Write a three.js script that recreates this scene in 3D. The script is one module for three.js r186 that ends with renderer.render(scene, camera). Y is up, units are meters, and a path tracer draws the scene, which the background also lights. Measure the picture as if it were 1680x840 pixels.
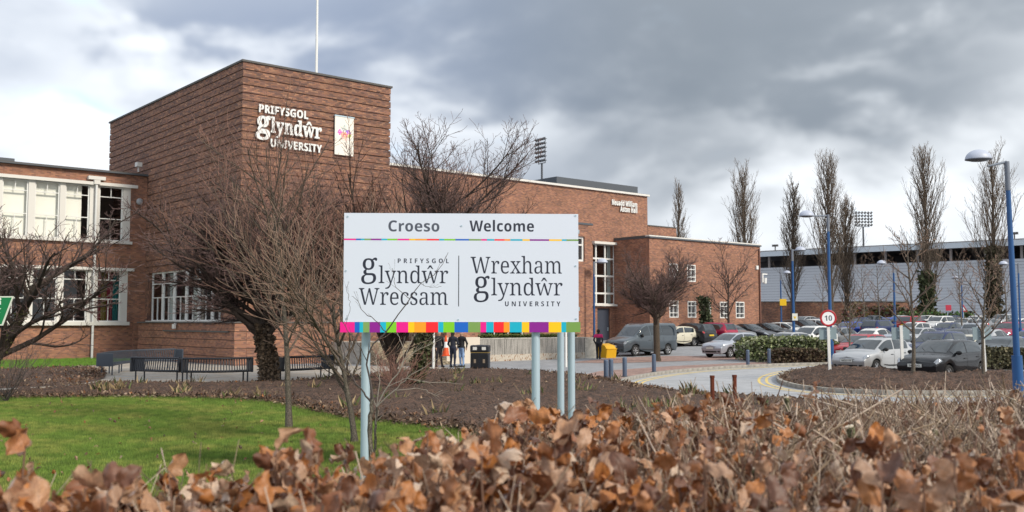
import * as THREE from 'three';
import { FontLoader } from 'three/addons/loaders/FontLoader.js';
import { TextGeometry } from 'three/addons/geometries/TextGeometry.js';
import { RoundedBoxGeometry } from 'three/addons/geometries/RoundedBoxGeometry.js';
import { MarchingCubes } from 'three/addons/objects/MarchingCubes.js';
import { mergeGeometries } from 'three/addons/utils/BufferGeometryUtils.js';
import { createNoise2D, createNoise3D } from 'simplex-noise';

// ---------------------------------------------------------------- camera
const CAM_H = 2.1, FPX = 1607, PITCH = Math.atan(108 / FPX);
const scene = new THREE.Scene();
const camera = new THREE.PerspectiveCamera(2 * Math.atan(420 / FPX) * 180 / Math.PI, 2, 0.1, 3000);
camera.position.set(0, CAM_H, 0);
camera.rotation.x = PITCH;
camera.focus = 15;
camera.userData.fStop = 4.2;
const renderer = new THREE.WebGLRenderer({ antialias: true });
renderer.toneMapping = THREE.LinearToneMapping;
renderer.toneMappingExposure = 1.44;
renderer.shadowMap.enabled = true;

// ---------------------------------------------------------------- random numbers and noise
const makeRandom = (seed) => () => { seed = (seed + 0x6d2b79f5) | 0; let t = Math.imul(seed ^ (seed >>> 15), 1 | seed); t = (t + Math.imul(t ^ (t >>> 7), 61 | t)) ^ t; return ((t ^ (t >>> 14)) >>> 0) / 4294967296; };
const noise2 = createNoise2D(makeRandom(11)), noise3 = createNoise3D(makeRandom(12));
const fbm3 = (x, y, z, n = 5) => { let s = 0, a = 0.5; for (let i = 0; i < n; i++) { s += a * noise3(x, y, z); x *= 2.03; y *= 2.03; z *= 2.03; a *= 0.5; } return s; };
const fbm2 = (x, y, n = 4) => { let s = 0, a = 0.5; for (let i = 0; i < n; i++) { s += a * noise2(x, y); x *= 2.03; y *= 2.03; a *= 0.5; } return s; };
const clamp = (x, a = 0, b = 1) => Math.min(b, Math.max(a, x)), mix = (a, b, t) => a + (b - a) * t;
const smooth = (a, b, x) => { const t = clamp((x - a) / (b - a)); return t * t * (3 - 2 * t); };

// ---------------------------------------------------------------- sky: broken cloud, whiter low down
{
  const W = 2048, H = 1024, data = new Float32Array(W * H * 4);
  const az = (px) => Math.atan((px - 840) / 1610), el = (py) => Math.atan((528 - py) / 1610);
  // heavier and thinner patches of the cloud deck: x, y, width, height, amount
  const patches = [[590, 10, 300, 85, 0.46], [960, 30, 300, 100, 0.5], [1500, 20, 360, 85, 0.52], [1430, 168, 170, 34, 0.5], [1170, 110, 180, 60, 0.3], [900, 130, 240, 50, 0.22],
    [1250, 240, 300, 60, 0.18], [800, 300, 240, 60, 0.2], [1030, 250, 180, 60, 0.2], [760, 330, 300, 50, 0.12], [30, 90, 90, 60, 0.2], [1385, 108, 85, 20, -0.34], [170, 100, 150, 80, -0.3], [110, 260, 200, 60, -0.22],
    [1480, 330, 330, 70, -0.2], [770, 210, 120, 36, -0.22], [450, 110, 130, 60, -0.1], [300, 15, 120, 30, 0.2]].map(([x, y, w, h, k]) => [az(x), el(y), w / 1610, h / 1610, k]);
  for (let j = 0; j < H; j++) for (let i = 0; i < W; i++) {
    const th = ((i + 0.5) / W - 0.5) * 2 * Math.PI, e = ((j + 0.5) / H - 0.5) * Math.PI, ce = Math.cos(e), x = Math.cos(th) * ce, y = Math.sin(e), z = Math.sin(th) * ce;
    const k = 1 / (Math.max(y, 0) + 0.34), cx = x * k, cz = z * k;
    const wx = fbm3(cx * 0.8 + 5, cz * 0.8, 1.3, 3) * 0.5, wz = fbm3(cx * 0.8, cz * 0.8 + 9, 4.1, 3) * 0.5;
    const n = fbm3(cx * 0.9 + wx, cz * 0.9 + wz, 2.2, 6), fine = fbm3(x * 7 + wx, y * 16 + wz, z * 7 + 7.7, 6);
    const A = Math.atan2(x, -z) + wx * 0.08 + fine * 0.07, E = e + wz * 0.05 + fine * 0.05;
    let d = 0.02 + (0.34 + n * 0.24) * mix(0.5, 1, smooth(0.0, 0.22, y)) + fine * 0.28;
    for (const [a, b, w, h, q] of patches) { const u = (A - a) / w, v = (E - b) / h, r = u * u + v * v; if (r < 9) d += q * (q > 0 ? 1.15 : 1.1) * Math.exp(-r * 0.75); }
    d = d < 0.6 ? clamp(d, 0, 1) : 0.6 + 0.4 * (1 - Math.exp(-(d - 0.6) / 0.4));
    const blue = smooth(-0.32, -0.72, n * 0.8 + fine * 0.9) * 0.55 + 0.8 * Math.exp(-(((A - az(130)) / 0.055) ** 2 + ((E - el(183)) / 0.014) ** 2));
    const o = (j * W + i) * 4, cool = smooth(0.2, -0.25, Math.atan2(x, -z));
    const bright = [0.80, 0.835, 0.87], dark = [mix(0.175, 0.195, cool), mix(0.208, 0.25, cool), mix(0.25, 0.36, cool)], sky = [0.50, 0.70, 0.92];
    for (let c = 0; c < 3; c++) data[o + c] = mix(mix(bright[c], dark[c], Math.pow(d, 0.9)), sky[c], clamp(blue * (1 - d)));
    data[o + 3] = 1;
  }
  const t = new THREE.DataTexture(data, W, H, THREE.RGBAFormat, THREE.FloatType);
  t.mapping = THREE.EquirectangularReflectionMapping; t.magFilter = t.minFilter = THREE.LinearFilter; t.needsUpdate = true;
  scene.background = t; scene.environment = t;
}
const sun = new THREE.DirectionalLight(new THREE.Color().setRGB(1, 0.92, 0.79), 2.5);
sun.name = 'sun';
sun.position.set(62, 55, 48); sun.target.position.set(0, 0, -40);
sun.position.add(sun.target.position);
sun.castShadow = true; sun.shadow.radius = 20; sun.shadow.mapSize.set(4096, 4096);
Object.assign(sun.shadow.camera, { left: -120, right: 120, top: 120, bottom: -120, near: 1, far: 400 });
scene.add(sun, sun.target);

// ---------------------------------------------------------------- pixels of the photograph to directions
const ray = (px, py) => { const cx = (px - 840) / FPX, cy = (420 - py) / FPX, d = Math.cos(PITCH) - cy * Math.sin(PITCH); return [cx / d, (Math.sin(PITCH) + cy * Math.cos(PITCH)) / d]; };
const gnd = (px, py) => { const r = ray(px, py), d = -CAM_H / r[1]; return [r[0] * d, d]; };            // on flat ground: [x, depth]
const rise = (d) => clamp((d - 60) * 0.028, 0, 1.456);                                                    // the car park climbs gently
const across = (px, d, py = 528) => ray(px, py)[0] * d;
// the building stands turned: u runs along its fronts, v runs back from them
const TURN = 0.7002, UX = Math.cos(TURN), UD = Math.sin(TURN), VX = -UD, VD = UX;
const wingStart = gnd(0, 592);
const alongTo = (p, dx, dd, ratio) => { const t = (ratio * p[1] - p[0]) / (dx - ratio * dd); return [p[0] + dx * t, p[1] + dd * t]; };
const wingEnd = alongTo(wingStart, UX, UD, ray(243, 290)[0]);
const CORNER = alongTo(wingEnd, -VX, -VD, ray(400, 101.7)[0]);
const towerH = CAM_H + ray(400, 101.7)[1] * CORNER[1];
const local = (x, d) => [(x - CORNER[0]) * UX + (d - CORNER[1]) * UD, (x - CORNER[0]) * VX + (d - CORNER[1]) * VD];
const world = (a, b) => [CORNER[0] + a * UX + b * VX, CORNER[1] + a * UD + b * VD];
const onFront = (px, py, b) => { const r = ray(px, py), d = (b + CORNER[0] * VX + CORNER[1] * VD) / (r[0] * VX + VD); return [local(r[0] * d, d)[0], CAM_H + r[1] * d, d]; };   // [a, height]
const onSide = (px, py, a) => { const r = ray(px, py), d = (a + CORNER[0] * UX + CORNER[1] * UD) / (r[0] * UX + UD); return [local(r[0] * d, d)[1], CAM_H + r[1] * d, d]; };   // [b, height]

// ---------------------------------------------------------------- helpers for objects
const taken = new Map();
const numbered = (name) => { const n = taken.get(name) ?? 0; taken.set(name, n + 1); return n ? name + '_' + String(n).padStart(3, '0') : name; };
function tag(o, label, category, group) { o.userData.label = label; o.userData.category = category; if (group) o.userData.group = group; return o; }
function thing(name, label, category, [x, y, z] = [0, 0, 0], turn = 0, group) {
  const o = new THREE.Group(); o.name = numbered(name); o.position.set(x, y, z); o.rotation.y = turn; scene.add(o);
  return tag(o, label, category, group);
}
function part(parent, name, geo, mat, pos, rot) {
  const m = new THREE.Mesh(geo, mat); m.name = name; if (pos) m.position.set(...pos); if (rot) m.rotation.set(...rot);
  parent.add(m); return m;
}
function setting(name, geo, mat) { const m = new THREE.Mesh(geo, mat); m.name = numbered(name); m.userData.kind = 'structure'; scene.add(m); return m; }
function dup(src, label, [x, y, z], turn, group) { const o = src.clone(); o.name = numbered(src.name.replace(/_\d{3}$/, '')); o.userData = { ...src.userData }; scene.add(o); o.position.set(x, y, z); o.rotation.y = turn; if (label) o.userData.label = label; if (group) o.userData.group = group; return o; }

// boxes whose uv are metres
function ubox(w, h, d, x = 0, y = 0, z = 0) {
  const g = new THREE.BoxGeometry(w, h, d), uv = g.attributes.uv, s = [[d, h], [d, h], [w, d], [w, d], [w, h], [w, h]];
  for (let f = 0; f < 6; f++) for (let k = 0; k < 4; k++) uv.setXY(f * 4 + k, uv.getX(f * 4 + k) * s[f][0] + (f < 2 ? z * 1.3 + x : x * 1 + z), uv.getY(f * 4 + k) * s[f][1] + y - (f === 2 || f === 3 ? 0 : h / 2));
  g.translate(x, y, z); return g;
}
const cyl = (r0, r1, h, n = 16, y = 0) => new THREE.CylinderGeometry(r1, r0, h, n).translate(0, y + h / 2, 0);
const merge = (list) => { const l = list.map((g) => { const q = g.index ? g.toNonIndexed() : g; for (const k of Object.keys(q.attributes)) if (!['position', 'normal', 'uv'].includes(k)) q.deleteAttribute(k); return q; }); return mergeGeometries(l); };
// a wall with openings, front face at z = 0, uv in metres
function wallGeo(w, h, t, holes = []) {
  const s = new THREE.Shape([[0, 0], [w, 0], [w, h], [0, h]].map((p) => new THREE.Vector2(...p)));
  for (const [x0, y0, x1, y1] of holes) s.holes.push(new THREE.Path([[x0, y0], [x0, y1], [x1, y1], [x1, y0]].map((p) => new THREE.Vector2(...p))));
  return new THREE.ExtrudeGeometry(s, { depth: t, bevelEnabled: false }).translate(0, 0, -t);
}
const rgb = (r, g, b) => new THREE.Color().setRGB(r, g, b);
const std = (color, roughness = 0.8, more = {}) => new THREE.MeshStandardMaterial({ color: Array.isArray(color) ? rgb(...color) : new THREE.Color(color), roughness, ...more });
// ---------------------------------------------------------------- surfaces
function dataTex(n, fn, metres, srgb = true) {
  const d = new Uint8Array(n * n * 4);
  for (let j = 0; j < n; j++) for (let i = 0; i < n; i++) { const c = fn(i / n, j / n, i, j), o = (j * n + i) * 4; for (let k = 0; k < 3; k++) d[o + k] = clamp(c[k]) * 255; d[o + 3] = 255; }
  const t = new THREE.DataTexture(d, n, n); t.wrapS = t.wrapT = THREE.RepeatWrapping; t.magFilter = THREE.LinearFilter; t.minFilter = THREE.LinearMipmapLinearFilter; t.generateMipmaps = true;
  if (srgb) t.colorSpace = THREE.SRGBColorSpace;
  t.repeat.set(1 / metres, 1 / metres); t.needsUpdate = true; return t;
}
// noise that tiles
const ring = (u, v, f, s = 0) => { const a = u * 2 * Math.PI, b = v * 2 * Math.PI, R = f / (2 * Math.PI); return noise3(Math.cos(a) * R + s, Math.sin(a) * R + Math.cos(b) * R * 1.7, Math.sin(b) * R * 1.7 + s * 3); };
const toSrgb = (x) => (x <= 0.0031308 ? x * 12.92 : 1.055 * Math.pow(x, 1 / 2.4) - 0.055);
// brickwork: colours of single bricks in a running bond, too small in the picture to build one by one
function brickTex(tones, mortar, seed, metres = 7.2) {
  const n = 2048, rnd = makeRandom(seed), rows = 96, cols = 32, c = document.createElement('canvas'), b = document.createElement('canvas'); c.width = c.height = b.width = b.height = n;
  const x = c.getContext('2d'), y = b.getContext('2d'), rh = n / rows, cw = n / cols, css = (q) => `rgb(${q.map((k) => Math.round(clamp(toSrgb(clamp(k))) * 255)).join(',')})`;
  x.fillStyle = css(mortar); x.fillRect(0, 0, n, n); y.fillStyle = '#000'; y.fillRect(0, 0, n, n);
  for (let r = 0; r < rows; r++) {
    const course = 0.95 + 0.1 * rnd();
    for (let k = -1; k < cols; k++) {
      const t = tones[Math.floor(rnd() * tones.length)], patch = 1 + 0.16 * ring(k / cols, r / rows, 4, seed) + 0.1 * ring(k / cols, r / rows, 11, seed + 3), f = (0.8 + 0.4 * rnd()) * course * patch, x0 = k * cw + (r % 2) * cw / 2 + 1.5, y0 = r * rh + 1.6;
      const q = css(t.map((v) => v * f)), g = Math.round(150 + 100 * rnd());
      for (const sh of [0, n]) { x.fillStyle = q; x.fillRect(x0 + sh, y0, cw - 3, rh - 3.2); y.fillStyle = `rgb(${g},${g},${g})`; y.fillRect(x0 + sh, y0, cw - 3, rh - 3.2); }
    }
  }
  const tex = (cv, s) => { const t = new THREE.CanvasTexture(cv); t.wrapS = t.wrapT = THREE.RepeatWrapping; t.repeat.set(1 / metres, 1 / metres); if (s) t.colorSpace = THREE.SRGBColorSpace; return t; };
  return { map: tex(c, true), bumpMap: tex(b, false) };
}
const M = {};
{
  const dark = brickTex([[0.235, 0.112, 0.075], [0.19, 0.094, 0.068], [0.27, 0.126, 0.075], [0.145, 0.078, 0.062], [0.31, 0.160, 0.10]], [0.10, 0.072, 0.058], 21);
  M.towerBrick = new THREE.MeshStandardMaterial({ ...dark, roughness: 0.9, bumpScale: 0.004 });
  const red = brickTex([[0.285, 0.124, 0.077], [0.245, 0.11, 0.074], [0.325, 0.152, 0.092], [0.20, 0.094, 0.068], [0.305, 0.138, 0.08]], [0.24, 0.17, 0.13], 22);
  M.brick = new THREE.MeshStandardMaterial({ ...red, roughness: 0.88, bumpScale: 0.003 });
}
M.coping = std([0.10, 0.095, 0.09], 0.85);
M.lead = std([0.075, 0.085, 0.10], 0.6);
M.white = std([0.72, 0.72, 0.70], 0.55);
M.oldWhite = std([0.66, 0.64, 0.60], 0.7);
M.concrete = (() => { const t = dataTex(512, (u, v) => { const s = 0.5 + 0.5 * ring(u, v, 6, 1), f = ring(u, v, 40, 2) * 0.05 + ring(u * 1, v, 110, 5) * 0.05, q = 0.60 + 0.12 * s + f; return [q, q * 0.985, q * 0.94]; }, 2); return new THREE.MeshStandardMaterial({ map: t, roughness: 0.9 }); })();
M.stainedConcrete = (() => { const t = dataTex(1024, (u, v) => { const run = smooth(-0.2, 0.9, 0.7 * noise2(u * 26, v * 1.2) + 0.5 * noise2(u * 70 + 9, v * 2.5)), q = 0.62 - 0.2 * run + 0.05 * ring(u, v, 60, 2) + 0.05 * ring(u, v, 170, 4); return [q, q * 0.975, q * 0.94]; }, 3); return new THREE.MeshStandardMaterial({ map: t, roughness: 0.92 }); })();
M.rustConcrete = (() => { const t = dataTex(1024, (u, v) => { const run = smooth(0.35, 0.75, ring(u, v * 0.2, 34, 13)), q = 0.72 + 0.06 * ring(u, v, 50, 2) + 0.05 * ring(u, v, 150, 4); return [mix(q, 0.48, run), mix(q * 0.95, 0.32, run), mix(q * 0.88, 0.2, run)]; }, 3); return new THREE.MeshStandardMaterial({ map: t, roughness: 0.92 }); })();
M.glass = new THREE.MeshPhysicalMaterial({ color: 0xffffff, transmission: 1, thickness: 0, roughness: 0.02, ior: 1.5 });
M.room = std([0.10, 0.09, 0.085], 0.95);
M.blind = std([0.80, 0.80, 0.72], 0.9);
M.greyCurtain = std([0.10, 0.105, 0.11], 0.95);
M.asphalt = (() => { const t = dataTex(1024, (u, v) => { const p = ring(u, v, 5, 4) * 0.05 + ring(u, v, 18, 9) * 0.03, g = ring(u, v, 220, 1) * 0.07 + ring(u, v, 400, 2) * 0.07, q = 0.55 + p + g; return [q * 0.985, q, q * 1.03]; }, 4); return new THREE.MeshStandardMaterial({ map: t, roughness: 0.85 }); })();
M.road = (() => { const t = dataTex(1024, (u, v) => { const p = ring(u, v, 4, 14) * 0.04 + ring(u, v, 16, 19) * 0.025, g = ring(u, v, 220, 11) * 0.06 + ring(u, v, 400, 12) * 0.06, q = 0.63 + p + g; return [q * 0.99, q, q * 1.02]; }, 4); return new THREE.MeshStandardMaterial({ map: t, roughness: 0.8 }); })();
M.pavers = (() => { const rnd = makeRandom(31), tone = Array.from({ length: 40 * 40 }, () => rnd()); const t = dataTex(1024, (u, v) => { const r = Math.floor(v * 40), x = u * 20 + (r % 2) * 0.5, k = Math.floor(x) % 20, fx = x - Math.floor(x), fy = v * 40 - r, joint = fx < 0.05 || fy < 0.1, q = 0.50 + 0.16 * tone[r * 40 + k] + 0.06 * ring(u, v, 5, 3) + 0.05 * ring(u, v, 200, 1), m = joint ? 0.78 : 1; return [q * m * 1.0, q * m * 0.82, q * m * 0.76]; }, 4); return new THREE.MeshStandardMaterial({ map: t, roughness: 0.9 }); })();
M.path = (() => { const t = dataTex(1024, (u, v) => { const q = 0.60 + 0.06 * ring(u, v, 5, 4) + 0.05 * ring(u, v, 24, 9) + 0.07 * ring(u, v, 260, 1), w = 0.5 + 0.5 * ring(u, v, 4, 17); return [q * mix(1, 1.05, w), q * mix(1, 0.96, w), q * mix(0.98, 0.86, w)]; }, 5); return new THREE.MeshStandardMaterial({ map: t, roughness: 0.92 }); })();
M.lawn = (() => { const t = dataTex(1024, (u, v) => { const p = ring(u, v, 7, 4), q = ring(u, v, 30, 9), g = ring(u, v, 240, 1), k = 0.9 + 0.16 * p + 0.12 * q + 0.28 * g, y = smooth(0.2, 0.9, p + q * 0.5); return [k * mix(0.30, 0.40, y), k * mix(0.43, 0.46, y), k * mix(0.09, 0.13, y)]; }, 5); return new THREE.MeshStandardMaterial({ map: t, roughness: 0.95 }); })();
M.mulch = (() => { const t = dataTex(1024, (u, v) => { const p = ring(u, v, 9, 4), q = ring(u, v, 60, 9), g = ring(u, v, 190, 1), e = ring(u, v, 380, 6), k = 0.28 + 0.05 * p + 0.13 * q + 0.15 * g + 0.1 * e; return [k * 1.02, k * 0.78, k * 0.65]; }, 4); return new THREE.MeshStandardMaterial({ map: t, bumpMap: t, bumpScale: 0.03, roughness: 1 }); })();
const barkTex = dataTex(512, (u, v) => { const p = ring(u, v * 0.25, 60, 4), q = ring(u, v, 130, 9), k = 0.75 + 0.3 * p + 0.2 * q; return [k, k * 0.97, k * 0.94]; }, 1);
const bark = (c) => new THREE.MeshStandardMaterial({ map: barkTex, bumpMap: barkTex, bumpScale: 0.01, color: rgb(...c), roughness: 0.95 });
M.kerb = (() => { const t = dataTex(512, (u, v) => { const q = 0.58 + 0.08 * ring(u, v, 5, 4) + 0.06 * ring(u, v, 60, 9) + 0.05 * ring(u, v, 200, 1); return [q, q * 0.97, q * 0.92]; }, 2); return new THREE.MeshStandardMaterial({ map: t, roughness: 0.92 }); })();
M.yellowLine = (() => { const t = dataTex(512, (u, v) => { const w = smooth(0.2, 0.7, ring(u, v, 40, 4) + 0.5 * ring(u, v, 120, 2)), k = 1 + 0.08 * ring(u, v, 200, 3); return [mix(0.88, 0.6, w) * k, mix(0.77, 0.57, w) * k, mix(0.45, 0.52, w) * k]; }, 1.5); return new THREE.MeshStandardMaterial({ map: t, roughness: 0.85 }); })();
M.blackMetal = std([0.022, 0.026, 0.036], 0.42, { metalness: 0.2 });
M.bluePost = std([0.012, 0.075, 0.22], 0.4);
M.greyPost = std([0.42, 0.53, 0.60], 0.45, { metalness: 0.25 });
M.bollard = std([0.085, 0.12, 0.185], 0.5);
M.lampHood = std([0.42, 0.46, 0.56], 0.45);
M.tyre = std([0.018, 0.018, 0.019], 0.9);
M.stone = (() => { const t = dataTex(512, (u, v) => { const q = 0.50 + 0.14 * ring(u, v, 9, 3) + 0.09 * ring(u, v, 50, 2) + 0.06 * ring(u, v, 160, 4); return [q * 1.03, q * 0.94, q * 0.80]; }, 2); return new THREE.MeshStandardMaterial({ map: t, roughness: 0.95 }); })();
// ---------------------------------------------------------------- ground
{
  const rows = [60, 0, -30, -60, -112, -400, -1600], cols = [-900, -60, 0, 60, 900], pos = [], uv = [], idx = [];
  for (const z of rows) for (const x of cols) { pos.push(x, rise(-z), z); uv.push(x, -z); }
  for (let j = 0; j < rows.length - 1; j++) for (let i = 0; i < cols.length - 1; i++) { const a = j * cols.length + i, b = a + cols.length; idx.push(a, a + 1, b + 1, a, b + 1, b); }
  const g = new THREE.BufferGeometry(); g.setAttribute('position', new THREE.Float32BufferAttribute(pos, 3)); g.setAttribute('uv', new THREE.Float32BufferAttribute(uv, 2)); g.setIndex(idx); g.computeVertexNormals();
  setting('ground', g, M.asphalt);
}
const G2 = (list) => list.map(([px, py]) => { const [x, d] = gnd(px, py); return new THREE.Vector2(x, d); });
const W2 = (list) => list.map(([x, d]) => new THREE.Vector2(x, d));
const curve = (pts, n, closed = false) => new THREE.CatmullRomCurve3(pts.map((p) => new THREE.Vector3(p.x, 0, p.y)), closed, 'centripetal').getSpacedPoints(n).map((p) => new THREE.Vector2(p.x, p.z));
function sheet(pts, y) { const g = new THREE.ShapeGeometry(new THREE.Shape(pts)); g.rotateX(-Math.PI / 2); g.translate(0, y, 0); return g; }   // shape y (depth) becomes -z
function inside(pts, x, y) { let r = false; for (let i = 0, j = pts.length - 1; i < pts.length; j = i++) { const a = pts[i], b = pts[j]; if ((a.y > y) !== (b.y > y) && x < ((b.x - a.x) * (y - a.y)) / (b.y - a.y) + a.x) r = !r; } return r; }
const toEdge = (pts, x, y) => { let m = 1e9; for (let i = 0, j = pts.length - 1; i < pts.length; j = i++) { const a = pts[j], b = pts[i], dx = b.x - a.x, dy = b.y - a.y, t = clamp(((x - a.x) * dx + (y - a.y) * dy) / (dx * dx + dy * dy + 1e-9)); m = Math.min(m, Math.hypot(x - a.x - dx * t, y - a.y - dy * t)); } return m; };
// earth and bark in a bed: lumpy, sinking to its edge
function bedGeo(pts, cell, lump, mound, y0) {
  const xs = pts.map((p) => p.x), ys = pts.map((p) => p.y), x0 = Math.min(...xs), y1 = Math.min(...ys), nx = Math.ceil((Math.max(...xs) - x0) / cell) + 1, ny = Math.ceil((Math.max(...ys) - y1) / cell) + 1, at = new Map(), pos = [], uv = [], idx = [];
  const vertex = (i, j) => { const k = j * nx + i; if (!at.has(k)) { const x = x0 + i * cell, d = y1 + j * cell, e = inside(pts, x, d) ? toEdge(pts, x, d) : 0, s = smooth(0, 0.7, e); at.set(k, pos.length / 3); pos.push(x, y0 + s * (mound * smooth(0, 2.5, e) + lump * (0.5 + 0.5 * fbm2(x * 1.3, d * 1.3, 2)) + lump * 0.9 * Math.abs(fbm2(x * 4.1, d * 4.1, 3))) , -d); uv.push(x, d); } return at.get(k); };
  for (let j = 0; j < ny - 1; j++) for (let i = 0; i < nx - 1; i++) { if (!inside(pts, x0 + (i + 0.5) * cell, y1 + (j + 0.5) * cell)) continue; const a = vertex(i, j), b = vertex(i + 1, j), c = vertex(i + 1, j + 1), d = vertex(i, j + 1); idx.push(a, b, c, a, c, d); }
  const g = new THREE.BufferGeometry(); g.setAttribute('position', new THREE.Float32BufferAttribute(pos, 3)); g.setAttribute('uv', new THREE.Float32BufferAttribute(uv, 2)); g.setIndex(idx); g.computeVertexNormals(); return g;
}
const lawnEdge = curve(G2([[-260, 656], [0, 657], [250, 656], [400, 661], [480, 672], [560, 690], [640, 700], [740, 712], [800, 728]]), 60);
const lawnPts = [...lawnEdge, ...W2([[1.2, 13], [1.6, 9.5], [2.5, 6], [2, 1], [-14, 1]])];
setting('lawn', sheet(lawnPts, 0.03), M.lawn);
setting('footpath', sheet([...G2([[-300, 600], [0, 598], [240, 592], [400, 600], [620, 601], [740, 603], [705, 608], [690, 613], [560, 624], [420, 636], [165, 636], [0, 648], [-300, 655]])], 0.006), M.path);
const strip = G2([[-300, 606], [0, 608], [110, 603], [163, 599], [236, 590], [120, 588], [0, 592.5], [-300, 600]]);
setting('grass_strip', sheet(strip, 0.02), M.lawn);
const litterBed = curve(G2([[-300, 608], [0, 609], [110, 604.5], [160, 606], [172, 614], [160, 625], [120, 631], [0, 638], [-300, 643]]), 60, true);
setting('flower_bed', bedGeo(litterBed, 0.16, 0.10, 0.06, 0.012), M.mulch);
// the large bed that runs from the lawn past the sign to the road
const bedTop = curve(G2([[-260, 650], [0, 646], [120, 638], [165, 634], [420, 633], [560, 622], [690, 611.5], [830, 611], [940, 618], [1010, 629], [1060, 638], [1130, 648], [1200, 654], [1270, 658], [1400, 666], [1560, 672], [1800, 676]]), 90);
const bedPts = [...bedTop, ...W2([[13, 8], [6, 6.5], [2.6, 6.5], [1.75, 9.6], [1.3, 13]]), ...[...lawnEdge].reverse()];
setting('planting_bed', bedGeo(bedPts, 0.12, 0.17, 0.08, 0.01), M.mulch);
// road round the island
const outerEdge = curve(G2([[1560, 592], [1372, 598.5], [1300, 600], [1200, 604.5], [1120, 610.5], [1060, 618.5], [1026, 626], [1018, 632]]), 70);
const roadPts = [...outerEdge, ...G2([[1060, 638], [1130, 648], [1200, 654], [1270, 658], [1400, 666], [1560, 672], [1800, 676], [2200, 660], [2200, 592]])];
setting('road', sheet(roadPts, 0.004), M.road);
const islandPts = curve(G2([[1372, 606], [1318, 609], [1286, 616], [1277, 623], [1290, 633], [1340, 642], [1420, 647], [1560, 649], [1720, 646], [1790, 636], [1730, 623], [1600, 619], [1480, 616]]), 110, true);
setting('traffic_island', bedGeo(islandPts, 0.1, 0.22, 0.14, 0.05), M.mulch);
const paveNear = [...outerEdge, ...G2([[1005, 630], [950, 617], [985, 609], [1100, 601], [1230, 595], [1372, 591.5], [1560, 588]])];
setting('pavement', sheet(paveNear, 0.012), M.pavers);
setting('pavement', sheet(G2([[935, 595], [1000, 588], [1100, 584], [1240, 583], [1380, 583], [1300, 588], [1140, 592], [1010, 596]]), 0.012), M.pavers);

function kerb(name, label, pts, width, height, y) {
  const t = thing(name, label, 'kerb');
  for (let i = 0; i + 1 < pts.length; i++) {
    const a = pts[i], b = pts[i + 1], len = Math.hypot(b.x - a.x, b.y - a.y); if (len < 0.05) continue;
    const m = part(t, 'kerb_stone', ubox(len - 0.012, height, width), M.kerb, [(a.x + b.x) / 2, y + height / 2, -(a.y + b.y) / 2]);
    m.rotation.y = Math.atan2(b.y - a.y, b.x - a.x);
  }
}
const resample = (pts, step) => { const c = new THREE.CatmullRomCurve3(pts.map((p) => new THREE.Vector3(p.x, 0, p.y)), false, 'centripetal'); const L = c.getLength(); return c.getSpacedPoints(Math.max(2, Math.round(L / step))).map((p) => new THREE.Vector2(p.x, p.z)); };
const offset = (pts, o) => pts.map((p, i) => { const a = pts[Math.max(0, i - 1)], b = pts[Math.min(pts.length - 1, i + 1)], dx = b.x - a.x, dy = b.y - a.y, l = Math.hypot(dx, dy) || 1; return new THREE.Vector2(p.x - (dy / l) * o, p.y + (dx / l) * o); });
function band(pts, w, y) {
  const l = offset(pts, w / 2), r = offset(pts, -w / 2), pos = [], uv = [], idx = []; let s = 0;
  pts.forEach((p, i) => { if (i) s += p.distanceTo(pts[i - 1]); pos.push(l[i].x, y, -l[i].y, r[i].x, y, -r[i].y); uv.push(0, s, w, s); if (i) { const a = 2 * i - 2; idx.push(a, a + 1, a + 3, a, a + 3, a + 2); } });
  const g = new THREE.BufferGeometry(); g.setAttribute('position', new THREE.Float32BufferAttribute(pos, 3)); g.setAttribute('uv', new THREE.Float32BufferAttribute(uv, 2)); g.setIndex(idx); g.computeVertexNormals(); return g;
}
kerb('road_kerb', 'long pale concrete kerb sweeping between the pink paving and the road', resample(outerEdge, 0.92), 0.15, 0.13, 0.0);
kerb('island_kerb', 'concrete kerb ringing the bark covered traffic island', resample([...islandPts, islandPts[0]], 0.92), 0.14, 0.14, 0.0);
for (const o of [0.42, 0.66]) setting('yellow_line', band(offset(outerEdge, o), 0.1, 0.009), M.yellowLine);
{ const near = islandPts.slice(6, 62), sgn = inside(islandPts, offset(near, 0.3)[10].x, offset(near, 0.3)[10].y) ? -1 : 1; for (const o of [0.42, 0.68]) setting('yellow_line', band(offset(near, sgn * o), 0.1, 0.009), M.yellowLine); }
{ const e = G2([[820, 646], [870, 651], [960, 662], [1060, 668], [1160, 674], [1300, 684]]); kerb('bed_edging', 'thin pale concrete edging line crossing the bark bed behind the sign', resample(e, 0.92), 0.09, 0.17, 0.0); }
// ---------------------------------------------------------------- the brick building
const atBuilding = (a, b, y = 0) => { const [x, d] = world(a, b); return [x, y, -d]; };
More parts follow.
